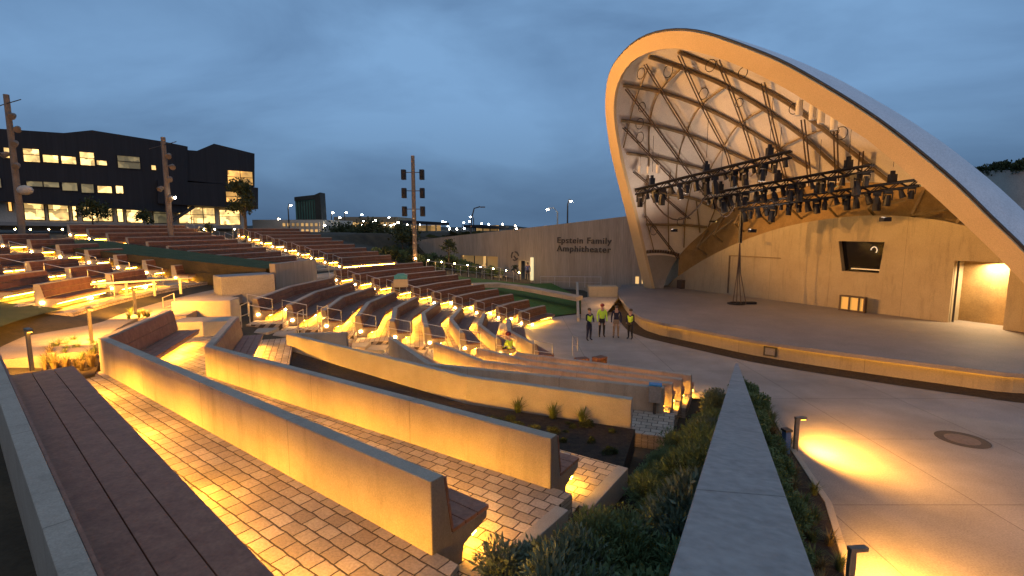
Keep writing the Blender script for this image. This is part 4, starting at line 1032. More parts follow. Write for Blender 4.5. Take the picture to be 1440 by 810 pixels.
# ------------------------------------------------------------------ lighting trusses and their fixtures
def truss(a, b, name, label):
    a, b = V(a), V(b); r = empty(name, a, 0, label, 'truss', 'black lighting trusses under the shell'); L = b - a; d = L.normalized(); side = d.cross(V((0, 0, 1))).normalized() * .16; upz = V((0, 0, .16))
    mb = MB()
    for s1 in (-1, 1):
        for s2 in (-1, 1): mb.tube([side * s1 + upz * s2, L + side * s1 + upz * s2], .06, 5)
    n = int(L.length / .4)
    for k in range(n):
        p, q = d * (L.length * k / n), d * (L.length * (k + 1) / n); sg = 1 if k % 2 else -1
        for s1 in (-1, 1): mb.tube([p + side * s1 + upz * sg, q + side * s1 - upz * sg], .03, 4)
        mb.tube([p + side * sg + upz, q - side * sg + upz], .02, 4)
    mb.build('truss_frame', M['black'], r)
    for f in (.12, .5, .88):
        p = L * f
        mb = MB(); mb.box(p + V((0, 0, .42)), (.3, .3, .4)); mb.box(p + V((0, 0, .7)), (.16, .16, .2)); mb.tube([p + V((0, 0, 1)), p + V((0, 0, 3.2))], .015, 4); mb.build('hoist', M['black'], r)
    return a, b
def fixture_proto(kind):
    r = empty('stage_light')
    if kind == 0:
        MB().box((0, 0, -.25), (.34, .3, .16)).build('clamp_base', M['black'], r)
        mb = MB(); mb.box((-.19, 0, -.48), (.05, .14, .4)); mb.box((.19, 0, -.48), (.05, .14, .4)); mb.box((0, 0, -.335), (.43, .14, .05)); mb.build('yoke', M['black'], r)
        MB().tube([(0, 0, -.42), (0, -.03, -.62), (0, -.06, -.98)], [.12, .16, .17], 10).build('lamp_head', M['black'], r, smooth=False)
    else:
        MB().box((0, 0, -.22), (.2, .2, .1)).build('clamp_base', M['black'], r)
        MB().tube([(0, 0, -.25), (0, -.04, -.45), (0, -.12, -.66)], [.10, .13, .16], 10).build('lamp_head', M['black'], r)
    return r
fp = [fixture_proto(0), fixture_proto(1)]; used = [False, False]
tr = [(D(895, 270, 32.5), D(1113, 217, 26.5), 'upper left', 17), (D(990, 277, 32.8), D(1228, 236, 25.5), 'middle', 18), (D(1040, 291, 33.0), D(1292, 257, 25.4), 'lowest right', 19)]
for a, b, nm, n in tr:
    a, b = truss(a, b, 'lighting_truss', f'black lighting truss under the shell, {nm} of the three')
    for k in range(n):
        kd = 0 if (k * 7 + n) % 3 else 1
        r = fp[kd] if not used[kd] else copy_tree(fp[kd]); used[kd] = True
        p = a.lerp(b, (k + .5) / n); r.location = p; r.rotation_euler = (rnd.uniform(-.15, .15), rnd.uniform(-.12, .12), rnd.uniform(0, 3)); k_ = rnd.uniform(.7, 1.25); r.scale = (k_,) * 3
        tag(r, f'black stage light on the {nm} truss, {ORD[k]} from the left', 'stage light', 'black stage lights hanging from the trusses')
def cat(a, b, sag, n=12): return [V(a).lerp(V(b), k / n) - V((0, 0, sag * 4 * (k / n) * (1 - k / n))) for k in range(n + 1)]
o = MB().tube(cat(D(915, 275, 32), D(992, 276, 32), 1.5), .05, 5).build('hanging_cable', M['beam_dark']); tag(o, 'black power cable sagging between the upper left and middle trusses', 'cable')
o = MB().tube(cat(D(1004, 278, 32), D(1034, 286, 32), 1.0), .05, 5).build('hanging_cable', M['beam_dark']); tag(o, 'short black cable sagging between the middle and lowest trusses', 'cable')
a = D(1043, 296, 33); cbh = empty('cable_bundle', (a.x, a.y, SZ), 0, 'bundle of cables hanging from the lowest truss down to a coil on stage', 'cable bundle')
MB().tube([(0, 0, a.z - SZ), (0, 0, 5.0 - SZ)], .13, 6).build('sleeve', M['black'], cbh)
for k, dx in enumerate((-.25, -.05, .2, .5)): MB().tube([(0, 0, 5.1 - SZ), (dx * .3, 0, 3 - SZ), (dx, -.1 * k, .03)], .03, 5).build('cable', M['beam_dark'], cbh)
MB().tube([(math.cos(t) * .6 * (1 - t / 60), math.sin(t) * .6 * (1 - t / 60), .04 + t * .003) for t in [k * .5 for k in range(40)]], .035, 4).build('cable_coil', M['black'], cbh)
MB().box((.7, .1, .08), (1.2, .4, .14)).build('floor_box', M['black'], cbh)
# white cylinders under the rim
cp = None
for k, (u, v) in enumerate([(1124, 152), (1143, 158), (1155, 163), (1173, 172), (880, 237), (900, 239), (912, 240), (925, 238)]):
    y_ = 23.5 - .04 * (u - 1124) / 2 if u > 1000 else 36.5
    p = D(u, v, onrim(u, v).y + 1.3)
    if cp is None:
        cp = empty('pendant_cylinder'); MB().tube([(0, 0, .38), (0, 0, -.38)], .17, 12).build('cylinder_body', M['white'], cp); MB().tube([(0, 0, .38), (0, 0, 1.5)], .012, 4).build('hanger', M['dark_metal'], cp); r = cp
    else: r = copy_tree(cp)
    r.location = p; sc_ = 1 if u > 1000 else .75; r.scale = (sc_,) * 3
    tag(r, f'white hanging cylinder under the {"high middle" if u > 1000 else "left side"} of the rim, {ORD[k % 4]} from the left', 'pendant', 'white cylinders hanging under the shell rim')

# ------------------------------------------------------------------ plaza details
p = P(1353, 618, 0); mh = empty('manhole_cover', p, 0, 'round rusty manhole cover with a pale centre in the plaza paving', 'manhole cover')
def disc(r0, r1, z, n=40):
    vs = []; fs = []
    for k in range(n):
        a = 2 * PI * k / n; vs += [(r0 * math.cos(a), r0 * math.sin(a), z), (r1 * math.cos(a), r1 * math.sin(a), z)]
    for k in range(n): j = (k + 1) % n; fs.append((2 * k, 2 * k + 1, 2 * j + 1, 2 * j))
    return MB().add(vs, fs)
disc(.40, .62, .006).build('rim_ring', M['manhole'], mh); disc(.001, .40, .008).build('cover_plate', surf('worn_cover', (.14, .10, .075), (.19, .14, .11), 8, .7, .3), mh)
p = P(1104, 640, .05); t = empty('blue_valve_box', p, .2, 'small blue valve box standing beside the bollard light in the shrubs', 'valve box')
MB().box((0, 0, .33), (.16, .16, .66)).build('box_body', surf('dull_blue_plastic', (.06, .11, .22), (.08, .14, .28), 6, .6, 0), t, bevel=.01); MB().box((0, 0, .69), (.2, .2, .06)).build('lid', M['dark_metal'], t)
p = P(995, 624, 1.9); t = empty('white_junction_box', (p.x, p.y, zt(p.x, p.y)), .3, 'small white junction box on a post among shrubs beside the tapering wall', 'junction box')
MB().box((0, 0, .3), (.05, .05, .6)).build('post', M['dark_metal'], t); MB().box((0, 0, .72), (.2, .1, .3)).build('box_body', M['white'], t, bevel=.01)
p = P(912, 572, 1.3); t = empty('covered_control_box', (p.x + .25, p.y + .3, zt(p.x, p.y)), -.3, 'grey control box wrapped in blue film at the end of the near rows', 'control box')
MB().box((0, 0, .45), (.08, .08, 1.1)).build('post', M['dark_metal'], t); MB().box((0, 0, 1.1), (.32, .2, .46)).build('box_body', M['concrete_grey'], t, bevel=.01); MB().box((0, 0, 1.355), (.34, .22, .04)).build('film_cover', M['bluetape'], t)
p = P(564, 402, 2.3); t = empty('covered_console', p, .1, 'teal covered console on a small platform between the far rows', 'console')
t.scale = (.55, .55, .55); MB().box((0, 0, .35), (1.6, 1.0, .9)).build('platform', M['sandwall'], t); mb = MB(); mb.prism([(-.7, -.4, .8), (.7, -.4, .8), (.75, -.3, 1.25), (.3, -.2, 1.45), (-.4, -.2, 1.4), (-.75, -.3, 1.2)], (0, .7, 0)); mb.build('tarpaulin', M['tealtarp'], t)
stl = None
for k, (u, v) in enumerate([(770, 512), (818, 518), (843, 516)]):
    p = P(u, v, .0)
    if stl is None:
        stl = empty('wooden_stool'); MB().box((0, 0, .42), (.55, .4, .07)).build('seat', M['wood_far'], stl, bevel=.01)
        for x in (-.23, .23): MB().box((x, 0, .19), (.08, .38, .38)).build('leg', M['wood_far'], stl)
        r = stl
    else: r = copy_tree(stl)
    r.location = p; r.rotation_euler = (0, 0, .3 * k)
    tag(r, f'low dark wooden stool at the plaza edge behind the near rows, {ORD[k]} from the left', 'stool', 'wooden stools at the plaza edge')

# ------------------------------------------------------------------ people
def person(loc, rz, label, shirt, legs, vest=None, hat=None, seated=False, arm=.0, H=1.76, hair=True):
    k = H / 1.76; r = empty('person', loc, rz, label, 'person')
    J = {}; R = {}
    def j(n, p, rr): J[n] = V(p) * k; R[n] = rr * k
    if seated:
        j('pel', (0, 0, .52), .14); j('sp', (0, .02, .72), .125); j('ch', (0, .0, .95), .15); j('nk', (0, -.03, 1.10), .06); j('hd', (0, -.05, 1.20), .085); j('tp', (0, -.05, 1.32), .085)
        for s_, n in ((-1, 'l'), (1, 'r')):
            j(n + 'hp', (.10 * s_, -.05, .50), .10); j(n + 'kn', (.14 * s_, -.50, .52), .065); j(n + 'an', (.14 * s_, -.48, .09), .042); j(n + 'ft', (.15 * s_, -.62, .04), .04)
            j(n + 'sh', (.19 * s_, .0, 1.03), .06); j(n + 'el', (.24 * s_, -.10, .78), .045); j(n + 'wr', (.12 * s_, -.34, .68), .033); j(n + 'hn', (.10 * s_, -.42, .66), .035)
    else:
        j('pel', (0, 0, .93), .135); j('sp', (0, 0, 1.12), .12); j('ch', (0, 0, 1.33), .145); j('nk', (0, .0, 1.49), .06); j('hd', (0, -.015, 1.58), .08); j('tp', (0, -.01, 1.68), .085)
        for s_, n in ((-1, 'l'), (1, 'r')):
            j(n + 'hp', (.09 * s_, 0, .86), .10); j(n + 'kn', (.11 * s_, -.02, .48), .066); j(n + 'an', (.12 * s_, .02, .09), .043); j(n + 'ft', (.14 * s_, -.13, .04), .04)
            j(n + 'sh', (.19 * s_, 0, 1.42), .058); j(n + 'el', (.25 * s_, .02 - arm * .1, 1.13), .045); j(n + 'wr', ((.25 - arm * .15) * s_, -.06 - arm * .2, .90 + arm * .15), .033); j(n + 'hn', ((.24 - arm * .2) * s_, -.08 - arm * .22, .80 + arm * .25), .038)
    E_ = [('pel', 'sp'), ('sp', 'ch'), ('ch', 'nk'), ('nk', 'hd'), ('hd', 'tp')]
    for n in 'lr': E_ += [('pel', n + 'hp'), (n + 'hp', n + 'kn'), (n + 'kn', n + 'an'), (n + 'an', n + 'ft'), ('ch', n + 'sh'), (n + 'sh', n + 'el'), (n + 'el', n + 'wr'), (n + 'wr', n + 'hn')]
    def skin(keys, edges, grow, root):
        ks = list(keys); me = bpy.data.meshes.new('b'); me.from_pydata([J[q] for q in ks], [(ks.index(a), ks.index(b)) for a, b in edges], [])
        o = bpy.data.objects.new('b', me); col.objects.link(o); m = o.modifiers.new('s', 'SKIN'); sv = me.skin_vertices[0].data
        for i, q in enumerate(ks): sv[i].radius = (R[q] * grow, R[q] * grow * (.8 if q in ('ch', 'sp', 'pel') else 1)); sv[i].use_root = q == root
        su = o.modifiers.new('u', 'SUBSURF'); su.levels = su.render_levels = 2
        bpy.context.view_layer.update(); m2 = bpy.data.meshes.new_from_object(o.evaluated_get(bpy.context.evaluated_depsgraph_get())); bpy.data.objects.remove(o); return m2
    me = skin(J.keys(), E_, 1.0, 'pel'); me.materials.clear()
    for m in (M['skin'], shirt, legs, M['black']): me.materials.append(m)
    hipz = J['pel'].z; 
    for pl in me.polygons:
        c = pl.center; near = min(J, key=lambda q: (J[q] - c).length)
        pl.material_index = 0 if near in ('hd', 'tp', 'nk', 'lhn', 'rhn') else 3 if near in ('lft', 'rft') else 2 if near in ('lhp', 'rhp', 'lkn', 'rkn', 'lan', 'ran', 'pel') else 1
        pl.use_smooth = True
    b = bpy.data.objects.new('body', me); col.objects.link(b); b.parent = r
    if vest:
        m2 = skin(['pel', 'sp', 'ch', 'lsh', 'rsh'], [('pel', 'sp'), ('sp', 'ch'), ('ch', 'lsh'), ('ch', 'rsh')], 1.18, 'pel'); m2.materials.clear(); m2.materials.append(vest)
        v_ = bpy.data.objects.new('safety_vest', m2); col.objects.link(v_); v_.parent = r
        for pl in m2.polygons: pl.use_smooth = True
    t = J['tp']
    if hat: MB().ball((t.x, t.y, t.z + .02), .12, .14, .10, 12, 8).build('hard_hat', hat, r, smooth=True)
    elif hair: MB().ball((t.x, t.y + .015, t.z + .01), .098, .108, .085, 12, 8).build('hair', M['bark'], r, smooth=True)
    MB().ball((J['hd'].x, J['hd'].y - .085, J['hd'].z + .01), .014, .02, .022, 6, 4).build('nose', M['skin'], r)
    return r
person(P(828, 479, 0), .6, 'person in dark clothes and open yellow vest, leftmost of the standing four', M['navy'], M['navy'], M['hivis'], arm=.8)
person(P(846, 474, 0), 0.1, 'person in bright yellow safety vest and maroon cap facing the camera', M['hivis'], M['black'], M['hivis'], hat=M['red'], H=1.85)
person(P(866, 475, 0), -.2, 'person in navy shirt and tan trousers, third of the standing four', M['navy'], M['tan'], H=1.78)
person(P(886, 477, 0), -.8, 'person in yellow vest over dark clothes, rightmost beside the stage edge', M['navy'], M['black'], M['hivis'], H=1.66, arm=.5)
sp_ = D(716, 478, 21.6); person((sp_.x, sp_.y, .0), -2.2, 'person in yellow vest sitting at the end of the lowest middle bench', M['hivis'], M['navy'], M['hivis'], hat=M['red'], seated=True)
dp_ = onwall(742, 396, .8); person((dp_.x, dp_.y, .75), 0, 'person in blue shirt standing in the lit doorway of the long wall', M['blueshirt'], M['navy'], H=1.8)

# ------------------------------------------------------------------ tall poles
def pole(u, vb, vt, y, kind, label):
    b = D(u, vb, y); tz = D(u, vt, y).z; H = tz - b.z; r = empty('tall_pole', (b.x, b.y, b.z - .4), 0, label, 'pole', 'tall brown poles with equipment'); H += .4
    MB().tube([(0, 0, 0), (0, 0, H * .5), (0, 0, H)], [.2, .18, .155], 12).build('shaft', M['post_pole'], r, smooth=False)
    if kind == 's':
        for s_ in (-1, 1):
            for k in range(3):
                z = H - 1.6 - k * 1.55
                mb = MB(); mb.bar((0, 0, z + .2), (.75 * s_, -.1, z + .2), .06); mb.build('bracket', M['dark_metal'], r)
                mb = MB(); mb.box((.78 * s_, -.15, z), (.38, .45, .85)); mb.box((.78 * s_, -.38, z + .1), (.3, .06, .5)); mb.build('speaker', M['black'], r, bevel=.04)
        for k in range(5): MB().box((0, -.25, H * .25 + k * .7), (.14, .08, .12)).build('pole_fitting', M['steel'], r)
    else:
        mb = MB(); mb.tube([(-1.1, 0, H - .85), (1.1, -.2, H - .35)], .03, 5); mb.build('cross_arm', M['dark_metal'], r)
        for k, (z, s_) in enumerate([(H - 1.3, .4), (H - 2.1, .6), (H - 3.0, .35), (H - 3.7, -.3), (H - 4.4, .3)]):
            f = MB().tube([(s_ * .4, 0, z), (s_, -.1, z), (s_ * 1.3, -.35, z - .15)], [.08, .16, .2], 9).build('floodlight', M['post_pole'], r)
        MB().ball((.6, -.1, H * .36), .5, .3, .32, 10, 6).build('dish', M['pale'], r) if kind == 'd' else None
    return r
M['post_pole'] = surf('weathered_brown_pole', (.16, .12, .09), (.24, .185, .14), 3, .8, .1, 20)
p1_ = pole(32, 332, 133, 33, 'd', 'tall brown pole with floodlights and a pale dish at the far left')
p2_ = pole(241, 337, 193, 38, 'f', 'tall brown pole with floodlights before the black building')
p3_ = pole(584, 375, 219, 43.5, 's', 'tall pole with six black speakers standing at the top of the far rows')
fl = D(246, 278, 37.7); t = MB().ball(fl - p2_.location, .09).build('flood_lens', M['street'], p2_)
# fill spots added at the poles to brighten the shell's rim and the plaza
tgt = V((9.5, 32, 12))
lamp('pole_fill_spot', 'SPOT', D(243, 225, 37.4), 50000, (1, .46, .11), p2_, aim=tgt, spot_size=rad(36), spot_blend=.6, shadow_soft_size=.25)
lamp('pole_fill_spot', 'SPOT', D(26, 165, 32.4), 60000, (1, .46, .11), p1_, aim=V((17, 25, 11)), spot_size=rad(36), spot_blend=.6, shadow_soft_size=.25)
lamp('pole_fill_spot', 'SPOT', D(584, 300, 43), 1200, (1, .6, .3), p3_, aim=V((9, 24, 0)), spot_size=rad(90), spot_blend=1, shadow_soft_size=.25)

# ------------------------------------------------------------------ black building
GA = D(0, 300, 52.5); GB = D(358, 300, 70.0); GA.z = GB.z = 0
bd = (GB - GA).normalized(); bn = V((-bd.y, bd.x, 0)); bn = bn if bn.y < 0 else -bn
def onb(u, v, off=0): d = ray(u, v); b = GA + bn * off; return CP + d * ((b - CP).dot(bn) / d.dot(bn))
bb = empty('office_building', GA, 0, 'black clad three storey building with lit window bands at the left', 'building')
def facade(px, off, depth, mat, name): return MB().prism([onb(u, v, off) - GA for u, v in px], -bn * depth).build(name, mat, bb)
facade([(-60, 176), (0, 181), (90, 187), (129, 183), (230, 199), (264, 206), (264, 300), (-60, 279)], 0, 18, M['cladding'], 'main_block')
facade([(264, 211), (277, 212), (301, 202), (358, 216), (358, 263), (264, 254)], -.3, 16, M['cladding'], 'upper_side_block')
facade([(222, 254), (300, 258), (363, 264), (363, 294), (222, 286)], .5, 14, M['cladding'], 'lower_side_block')
facade([(-60, 279), (264, 291), (264, 330), (-60, 322)], -1.6, 12, M['pale'], 'ground_floor')
facade([(240, 284), (345, 292), (345, 326), (240, 322)], -1.2, 11, M['pale'], 'ground_floor')
facade([(-60, 311), (225, 315), (340, 318), (340, 322), (225, 320), (-60, 316)], 1.2, 3.0, M['concrete_grey'], 'terrace_slab')
facade([(214, 322), (335, 324), (335, 338), (214, 338)], .2, 6, M['sandwall'], 'basement')
wins = [(4, 19, 207, 222, 'lit'), (31, 57, 208, 227, 'lit'), (59, 83, 217, 228, 'lit'), (85, 108, 219, 230, 'lit'), (111, 134, 213, 232, 'lit'), (135, 151, 225, 232, 'lit'), (164, 198, 218, 236, 'lit_dim'), (212, 220, 232, 239, 'lit'),
        (-6, 3, 250, 264, 'lit_dim'), (36, 84, 254, 262, 'lit_dim'), (86, 110, 256, 268, 'lit_dim'), (113, 133, 258, 271, 'lit_dim'), (136, 158, 261, 271, 'lit'), (162, 174, 261, 272, 'lit')]
low = [(10, 18, 281, 297, 'lit_amber'), (32, 64, 281, 309, 'lit'), (66, 98, 282, 310, 'lit'), (100, 109, 283, 310, 'lit'), (114, 159, 284, 311, 'lit'), (163, 174, 284, 312, 'lit'), (176, 201, 285, 313, 'lit'), (204, 211, 286, 313, 'lit'), (214, 236, 288, 314, 'lit_dim')]
rgt = [(319, 356, 239, 259, 'lit_amber', -.3), (317, 340, 269, 284, 'lit_amber', .5), (250, 303, 291, 314, 'lit', -1.2), (308, 338, 295, 316, 'lit', -1.2), (253, 272, 325, 336, 'lit', .2), (274, 300, 325, 336, 'lit', .2), (216, 234, 322, 335, 'lit', .2)]
for w in [(*q, 0) for q in wins] + [(*q, -1.6) for q in low] + rgt:
    u0, u1, v0, v1, mt, off = w; a = onb(u0, v0, off + .05); c = onb(u0, v1, off + .05); b = onb(u1, v1, off + .05)
    L = (V((b.x, b.y, 0)) - V((a.x, a.y, 0))).length; z0_, z1_ = c.z, a.z; base = V((a.x, a.y, 0)) - GA
    q = [base + V((0, 0, z0_)), base + bd * L + V((0, 0, z0_)), base + bd * L + V((0, 0, z1_)), base + V((0, 0, z1_))]
    f = MB().prism(q, -bn * .12).build('window', M[mt], bb); n = max(1, int(L / 1.3)); mb = MB()
    for k in range(n + 1): p = base + bd * (L * k / n) + bn * .04; mb.bar(p + V((0, 0, z0_)), p + V((0, 0, z1_)), .06, .09)
    for z in (z0_, z1_) + (((z0_ + z1_ * 1.2) / 2.2,) if z1_ - z0_ > 1.3 else ()): mb.bar(base + bn * .04 + V((0, 0, z)), base + bn * .04 + bd * L + V((0, 0, z)), .07, .07)
    mb.build('frame', M['cladding'], f)
mb = MB(); a, b = onb(240, 312, -.4) - GA, onb(272, 291, -.4) - GA; mb.bar(a, b, .9, .35); mb.build('outer_stair', M['dark_metal'], bb)

# ------------------------------------------------------------------ horizon buildings, lamps, far hills
def far_box(name, u0, u1, vt, vb, y, dep_, mat, label, cat='building', rz=0):
    a, b = D(u0, vb, y), D(u1, vb, y); t_ = D(u0, vt, y); r = empty(name, ((a.x + b.x) / 2, y, a.z), rz, label, cat)
    h = t_.z - a.z; w = b.x - a.x; MB().box((0, dep_ / 2, h / 2 - 1), (w, dep_, h + 2)).build('block', M[mat], r); return r, w, h
r, w, h = far_box('glass_tower', 417, 446, 278, 322, 90, 1.5, 'greenglass', 'dark green glass tower with slanted top on the horizon')
mb = MB(); mb.prism([(w / 2, -.5, -3), (w / 2 + 1.2, -.5, -3), (w / 2 + 1.0, -.5, h + .9), (w / 2, -.5, h + .5)], (0, 2.4, 0)); mb.prism([(-w / 2, -.3, h - .6), (w / 2, -.3, h - .2), (w / 2, -.3, h + .5), (-w / 2, -.3, h + .1)], (0, 2, 0)); mb.build('frame', M['green_dark'], r)
mb = MB()
for k in range(1, 8): mb.box((-w / 2 + w * k / 8, -.06, h / 2 - .6), (.12, .12, h)) 
mb.build('mullion', M['green_dark'], r)
r, w, h = far_box('parking_structure', 356, 455, 309, 330, 75, 14, 'pale', 'long pale parking structure with lit decks behind the slope')
for k in range(2): MB().box((w * .18, -.06, h * (.25 + .42 * k)), (w * .55, .1, h * .20)).build('lit_deck', M['glow_panel'], r)
for k in range(9): MB().box((w * (-.08 + .065 * k), -.12, h * .4), (.25, .16, h * .9)).build('column', M['pale'], r)
r, w, h = far_box('lit_pavilion', 465, 512, 322, 348, 80, 10, 'pale', 'bright lit open pavilion beside the low trees on the horizon')
MB().box((0, -.06, h * .28), (w * .94, .1, h * .45)).build('lit_front', M['lit'], r); MB().box((0, -.5, h), (w * 1.08, 3, .3)).build('roof', M['green_dark'], r)
r, w, h = far_box('low_terminal', 470, 560, 305, 326, 130, 20, 'sandwall', 'distant low building in warm light under the lamp posts')
MB().box((0, -.06, h * .45), (w * .9, .1, h * .35)).build('lit_front', M['glow_panel'], r)
for (u0, u1, vt, lb) in [(566, 615, 312, 'black flat canopy on posts left of the two, right of the speaker pole'), (664, 702, 318, 'black flat canopy on posts farther right above the long wall')]:
    a, b = D(u0, vt, 85), D(u1, vt + 5, 85); r = empty('flat_canopy', (a.x, 85, 5.3), 0, lb, 'canopy', 'black canopies on the horizon')
    MB().bar((0, 0, a.z - 5.3), (b.x - a.x, 6, b.z - 5.0), 4, .45).build('roof', M['black'], r)
    for k in range(4): MB().box(((b.x - a.x) * (.1 + .27 * k), 2, (a.z - 5.6) / 2), (.2, .2, a.z - 5.6)).build('leg', M['dark_metal'], r)
    MB().box(((b.x - a.x) / 2, 6, .6), ((b.x - a.x) * .9, .2, 1.0)).build('lit_counter', M['glow_panel'], r)
for k in range(26):
    u = 470 + k * 10.2 + random.uniform(-4, 4); v = random.uniform(311, 324); y = random.uniform(100, 170); t_ = D(u, v, y)
    q = empty('distant_lamp', (t_.x, y, 5.3), 0, f'tiny distant lamp in the car park lights on the skyline, {ORD[k] if k < 20 else "twenty " + ORD[k - 20]} from the left', 'lamp', 'tiny distant lamps on the skyline')
    H = max(.4, t_.z - 5.3); MB().tube([(0, 0, -1), (0, 0, H)], .06, 4).build('post', M['dark_metal'], q); MB().ball((0, 0, H), .10 + y * .0008).build('lamp_head', M['street'] if k % 3 else M['street_blue'], q)
# dark hedge bank right of the speaker pole and hill lines
mb = leaf_blob(5200, 1, 1, .5, 77)
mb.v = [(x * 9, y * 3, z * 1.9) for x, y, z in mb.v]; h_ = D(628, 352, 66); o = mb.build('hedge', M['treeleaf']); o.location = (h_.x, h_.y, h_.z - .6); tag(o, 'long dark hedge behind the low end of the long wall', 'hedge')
vs = []; fs = []
for k in range(61):
    x = -900 + 1800 * k / 60; h = 6 + 3 * math.sin(k * .5) + 2 * math.sin(k * 1.3 + 1); vs += [(x, 850, -5), (x, 900, h), (x, 1000, -5)]
for k in range(60):
    for j in range(2): a = k * 3 + j; fs.append((a, a + 3, a + 4, a + 1))
struct('far_hills', MB().add(vs, fs), surf('distant_hill_scrub', (.03, .04, .035), (.05, .06, .05), .01, .9, 0, .2))
# street lamps
def street(u, vlamp, y, arm, label, blue=False, s_=1.0, bulb=.22):
    bulb *= .62
    t_ = D(u, vlamp, y); gz = 5.3; H = max(t_.z - gz, 1.0); r = empty('street_lamp', (t_.x - arm, t_.y, gz), 0, label, 'street lamp', 'street lamps along the horizon')
    mb = MB(); mb.tube([(0, 0, -1), (0, 0, H * .9), (arm * .4, 0, H + .25), (arm, 0, H + .15)], [.09 * s_, .07 * s_, .05 * s_, .05 * s_], 6); mb.build('post', M['steel'] if abs(arm) > .5 else M['dark_metal'], r)
    MB().ball((arm, 0, H), bulb, bulb, bulb * .5, 8, 6).build('lamp_head', M['street_blue'] if blue else M['street'], r)
sl_ = [(392, 308, 80, .3, 0), (409, 289, 70, .4, 0), (468, 299, 95, .3, 0), (478, 306, 80, .3, 0), (487, 299, 90, .3, 0), (509, 302, 100, .3, 1), (528, 310, 90, .3, 0), (547, 306, 110, .3, 1), (560, 313, 80, .3, 0), (541, 325, 66, .3, 0), (550, 329, 62, .3, 0), (626, 312, 140, .3, 1), (652, 313, 110, .3, 1), (662, 305, 90, -.5, 1), (630, 318, 120, .3, 1), (725, 322, 90, .3, 0), (770, 295, 60, -1.2, 0), (803, 283, 62, .4, 0), (457, 324, 75, .3, 0), (511, 311, 120, .3, 0), (600, 318, 130, .3, 1)]
for k, (u, v, y, arm, blue) in enumerate(sl_):
    street(u, v, y, arm, f'bright street lamp on the horizon, {ORD[k] if k < 20 else "twenty first"} counted along the skyline of lamp posts', blue, 1.2, .16 + y * .0016)
t_ = D(672, 293, 60); r = empty('street_lamp', (D(661, 300, 60).x, 60, 5.0), 0, 'unlit slanting street lamp post above the long wall', 'street lamp', 'street lamps along the horizon')
MB().tube([(0, 0, -1), (.15, 0, 2), (.5, 0, t_.z - 5), (1.2, 0, t_.z - 4.8)], .08, 6).build('post', M['dark_metal'], r); MB().box((1.5, 0, t_.z - 4.85), (.6, .25, .12)).build('lamp_head', M['dark_metal'], r)
# planting between the far rows and the long wall
def hz2(x, y):
    th = math.degrees(math.atan2(y - CY, x - CX)) % 360; rr = math.hypot(x - CX, y - CY)
    return zr(rr) * min(1, max(.05, (th - 100) / 38))
fs_ = [plant_proto('low_shrub', 700, .8, .8, .16, 91, M['treeleaf']), plant_proto('low_shrub', 700, .7, .9, .15, 92, M['foliage'])]
spots = []
for k in range(40):
    q = pol(random.uniform(25.5, 33.5), random.uniform(113, 136)); 
    if (q - W1).dot(wn) > 1.5: spots.append((q.x, q.y, hz2(q.x, q.y) - .1, random.uniform(.7, 1.3)))
spread(fs_, spots, 'low dark shrub in the beds between the far rows and the long wall', 'shrub', 'low shrubs before the long wall')
cr2 = None
for k in range(9):
    q = pol(24.3, 110 + 3.2 * k)
    if cr2 is None:
        cr2 = empty('path_lamp'); MB().box((0, 0, .45), (.09, .09, .9)).build('post', M['dark_metal'], cr2); MB().ball((0, 0, .95), .07).build('lamp_head', M['steplamp'], cr2); r = cr2
    else: r = copy_tree(cr2)
    r.location = (q.x, q.y, hz2(q.x, q.y)); tag(r, f'path lamp along the walk behind the lawn and far rows, {ORD[k]} from the right', 'path lamp', 'lamps along the walk behind the lawn')
fence('walk_railing', V((*pol(23.6, 112)[:2], hz2(*pol(23.6, 112)[:2]))), V((*pol(23.6, 134)[:2], hz2(*pol(23.6, 134)[:2]))), 12, 1.0, 'thin metal railing behind the top of the far rows and lawn')
# low lights on the hill crest
cr = None
for k in range(14):
    u = 20 + k * 24 + random.uniform(-6, 6); p = D(u, 330, 42 + random.uniform(-2, 2))
    if cr is None:
        cr = empty('path_lamp'); MB().tube([(0, 0, -.2), (0, 0, .5)], .03, 6).build('post', M['dark_metal'], cr); MB().ball((0, 0, .55), .05).build('lamp_head', M['steplamp'], cr); r = cr
    else: r = copy_tree(cr)
    r.location = (p.x, p.y, 5.3); tag(r, f'low path lamp on the hill crest before the black building, {ORD[k]} from the left', 'path lamp', 'low lamps along the hill crest')
# grey retaining building and bushes at the far right
r = empty('rear_wall', (44, 36, 0), 0, 'plain grey wall with bushes on top behind the shell at the right edge', 'wall')
a, b = D(1385, 240, 50), D(1640, 236, 36); mb = MB(); mb.prism([V((a.x, a.y, -.2)) - V((44, 36, 0)), V((b.x, b.y, -.2)) - V((44, 36, 0)), b - V((44, 36, 0)), a - V((44, 36, 0))], (1, 3, 0)); mb.build('wall_body', M['pale'], r)
for k in range(5):
    p = a.lerp(b, .04 + .1 * k); m_ = leaf_blob(900, 1.1, 1.3, .2, 60 + k); o = m_.build('bush', M['treeleaf']); o.location = p + V((.6, 1.3, -.35)); o.scale = (1, 1, random.uniform(.6, 1)); tag(o, f'dark bush on top of the grey rear wall, {ORD[k]} from the left', 'bush', 'bushes on the rear wall')

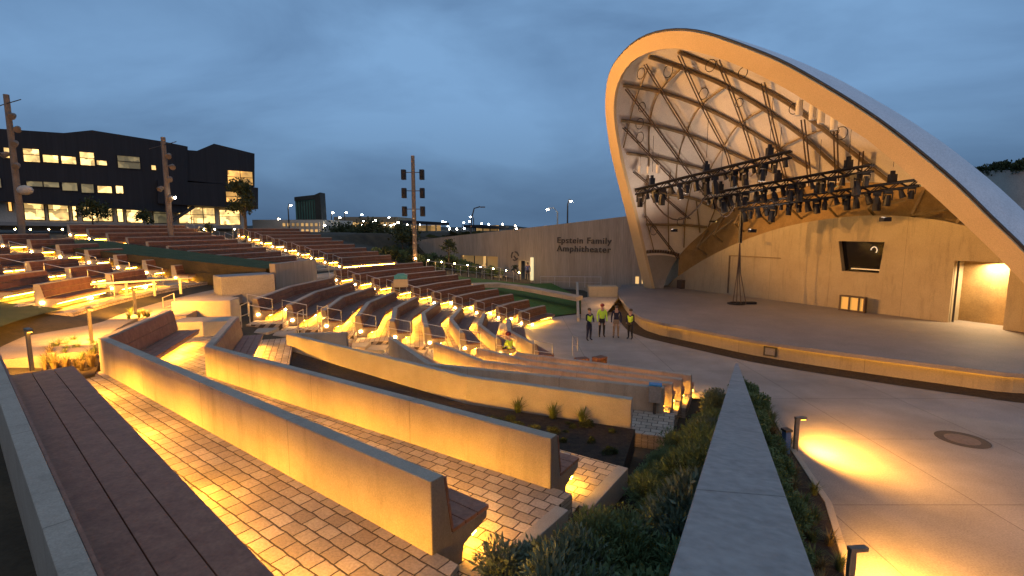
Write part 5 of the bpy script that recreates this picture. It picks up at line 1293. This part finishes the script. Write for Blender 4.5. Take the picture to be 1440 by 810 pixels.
# ------------------------------------------------------------------ sky and dusk light
w = bpy.data.worlds.new('World'); sc.world = w; w.use_nodes = True; nt = w.node_tree; L = nt.links.new
bg = nt.nodes['Background']; bg.inputs['Strength'].default_value = .15
sky = nt.nodes.new('ShaderNodeTexSky'); sky.sky_type = 'NISHITA'; sky.sun_disc = False; sky.sun_elevation = rad(2); sky.sun_rotation = rad(200)
tc = N_(nt, 'ShaderNodeTexCoord'); sx = N_(nt, 'ShaderNodeSeparateXYZ'); L(tc.outputs['Generated'], sx.inputs[0])
mp = N_(nt, 'ShaderNodeMapping'); mp.inputs['Scale'].default_value = (1.0, 1.0, 2.6); L(tc.outputs['Generated'], mp.inputs[0])
n1 = N_(nt, 'ShaderNodeTexNoise', Scale=1.7, Detail=7.0, Roughness=.52); L(mp.outputs[0], n1.inputs['Vector'])
n1.inputs['Distortion'].default_value = .4
cr_ = N_(nt, 'ShaderNodeValToRGB'); L(n1.outputs[0], cr_.inputs[0]); e = cr_.color_ramp.elements
e[0].position = .33; e[0].color = (.66, 1.28, 2.4, 1); e[1].position = .66; e[1].color = (1.5, 2.75, 4.6, 1)
# lower band of darker cloud
mr = N_(nt, 'ShaderNodeMapRange'); mr.interpolation_type = 'SMOOTHSTEP'; L(sx.outputs[2], mr.inputs[0]); mr.inputs[1].default_value = -.02; mr.inputs[2].default_value = .28; mr.inputs[3].default_value = .55; mr.inputs[4].default_value = 1.0
c = mixc(nt, 1.0, cr_.outputs[0], mr.outputs[0], 'MULTIPLY')
sk = mixc(nt, 1.0, sky.outputs[0], (.12, .16, .26), 'MULTIPLY')
c = mixc(nt, .92, sk, c); L(c, bg.inputs['Color'])
skyglow_fill = bpy.data.lights.new('skyglow_fill', 'SUN'); skyglow_fill.energy = .5; skyglow_fill.angle = rad(60); skyglow_fill.color = (1, .70, .45)  # wide warm fill added in place of city skyglow, lifts the wall caps
so = bpy.data.objects.new('skyglow_fill', skyglow_fill); col.objects.link(so); so.rotation_euler = (rad(50), 0, rad(20))

sc.view_settings.view_transform = 'Standard'; sc.view_settings.look = 'None'; sc.view_settings.exposure = 0; sc.view_settings.gamma = 1
sc.render.engine = 'CYCLES'; cy = sc.cycles; cy.use_denoising = True; cy.use_light_tree = True; cy.max_bounces = 5; cy.diffuse_bounces = 3; cy.sample_clamp_indirect = 4; cy.sample_clamp_direct = 0
cy.caustics_reflective = False; cy.caustics_refractive = False
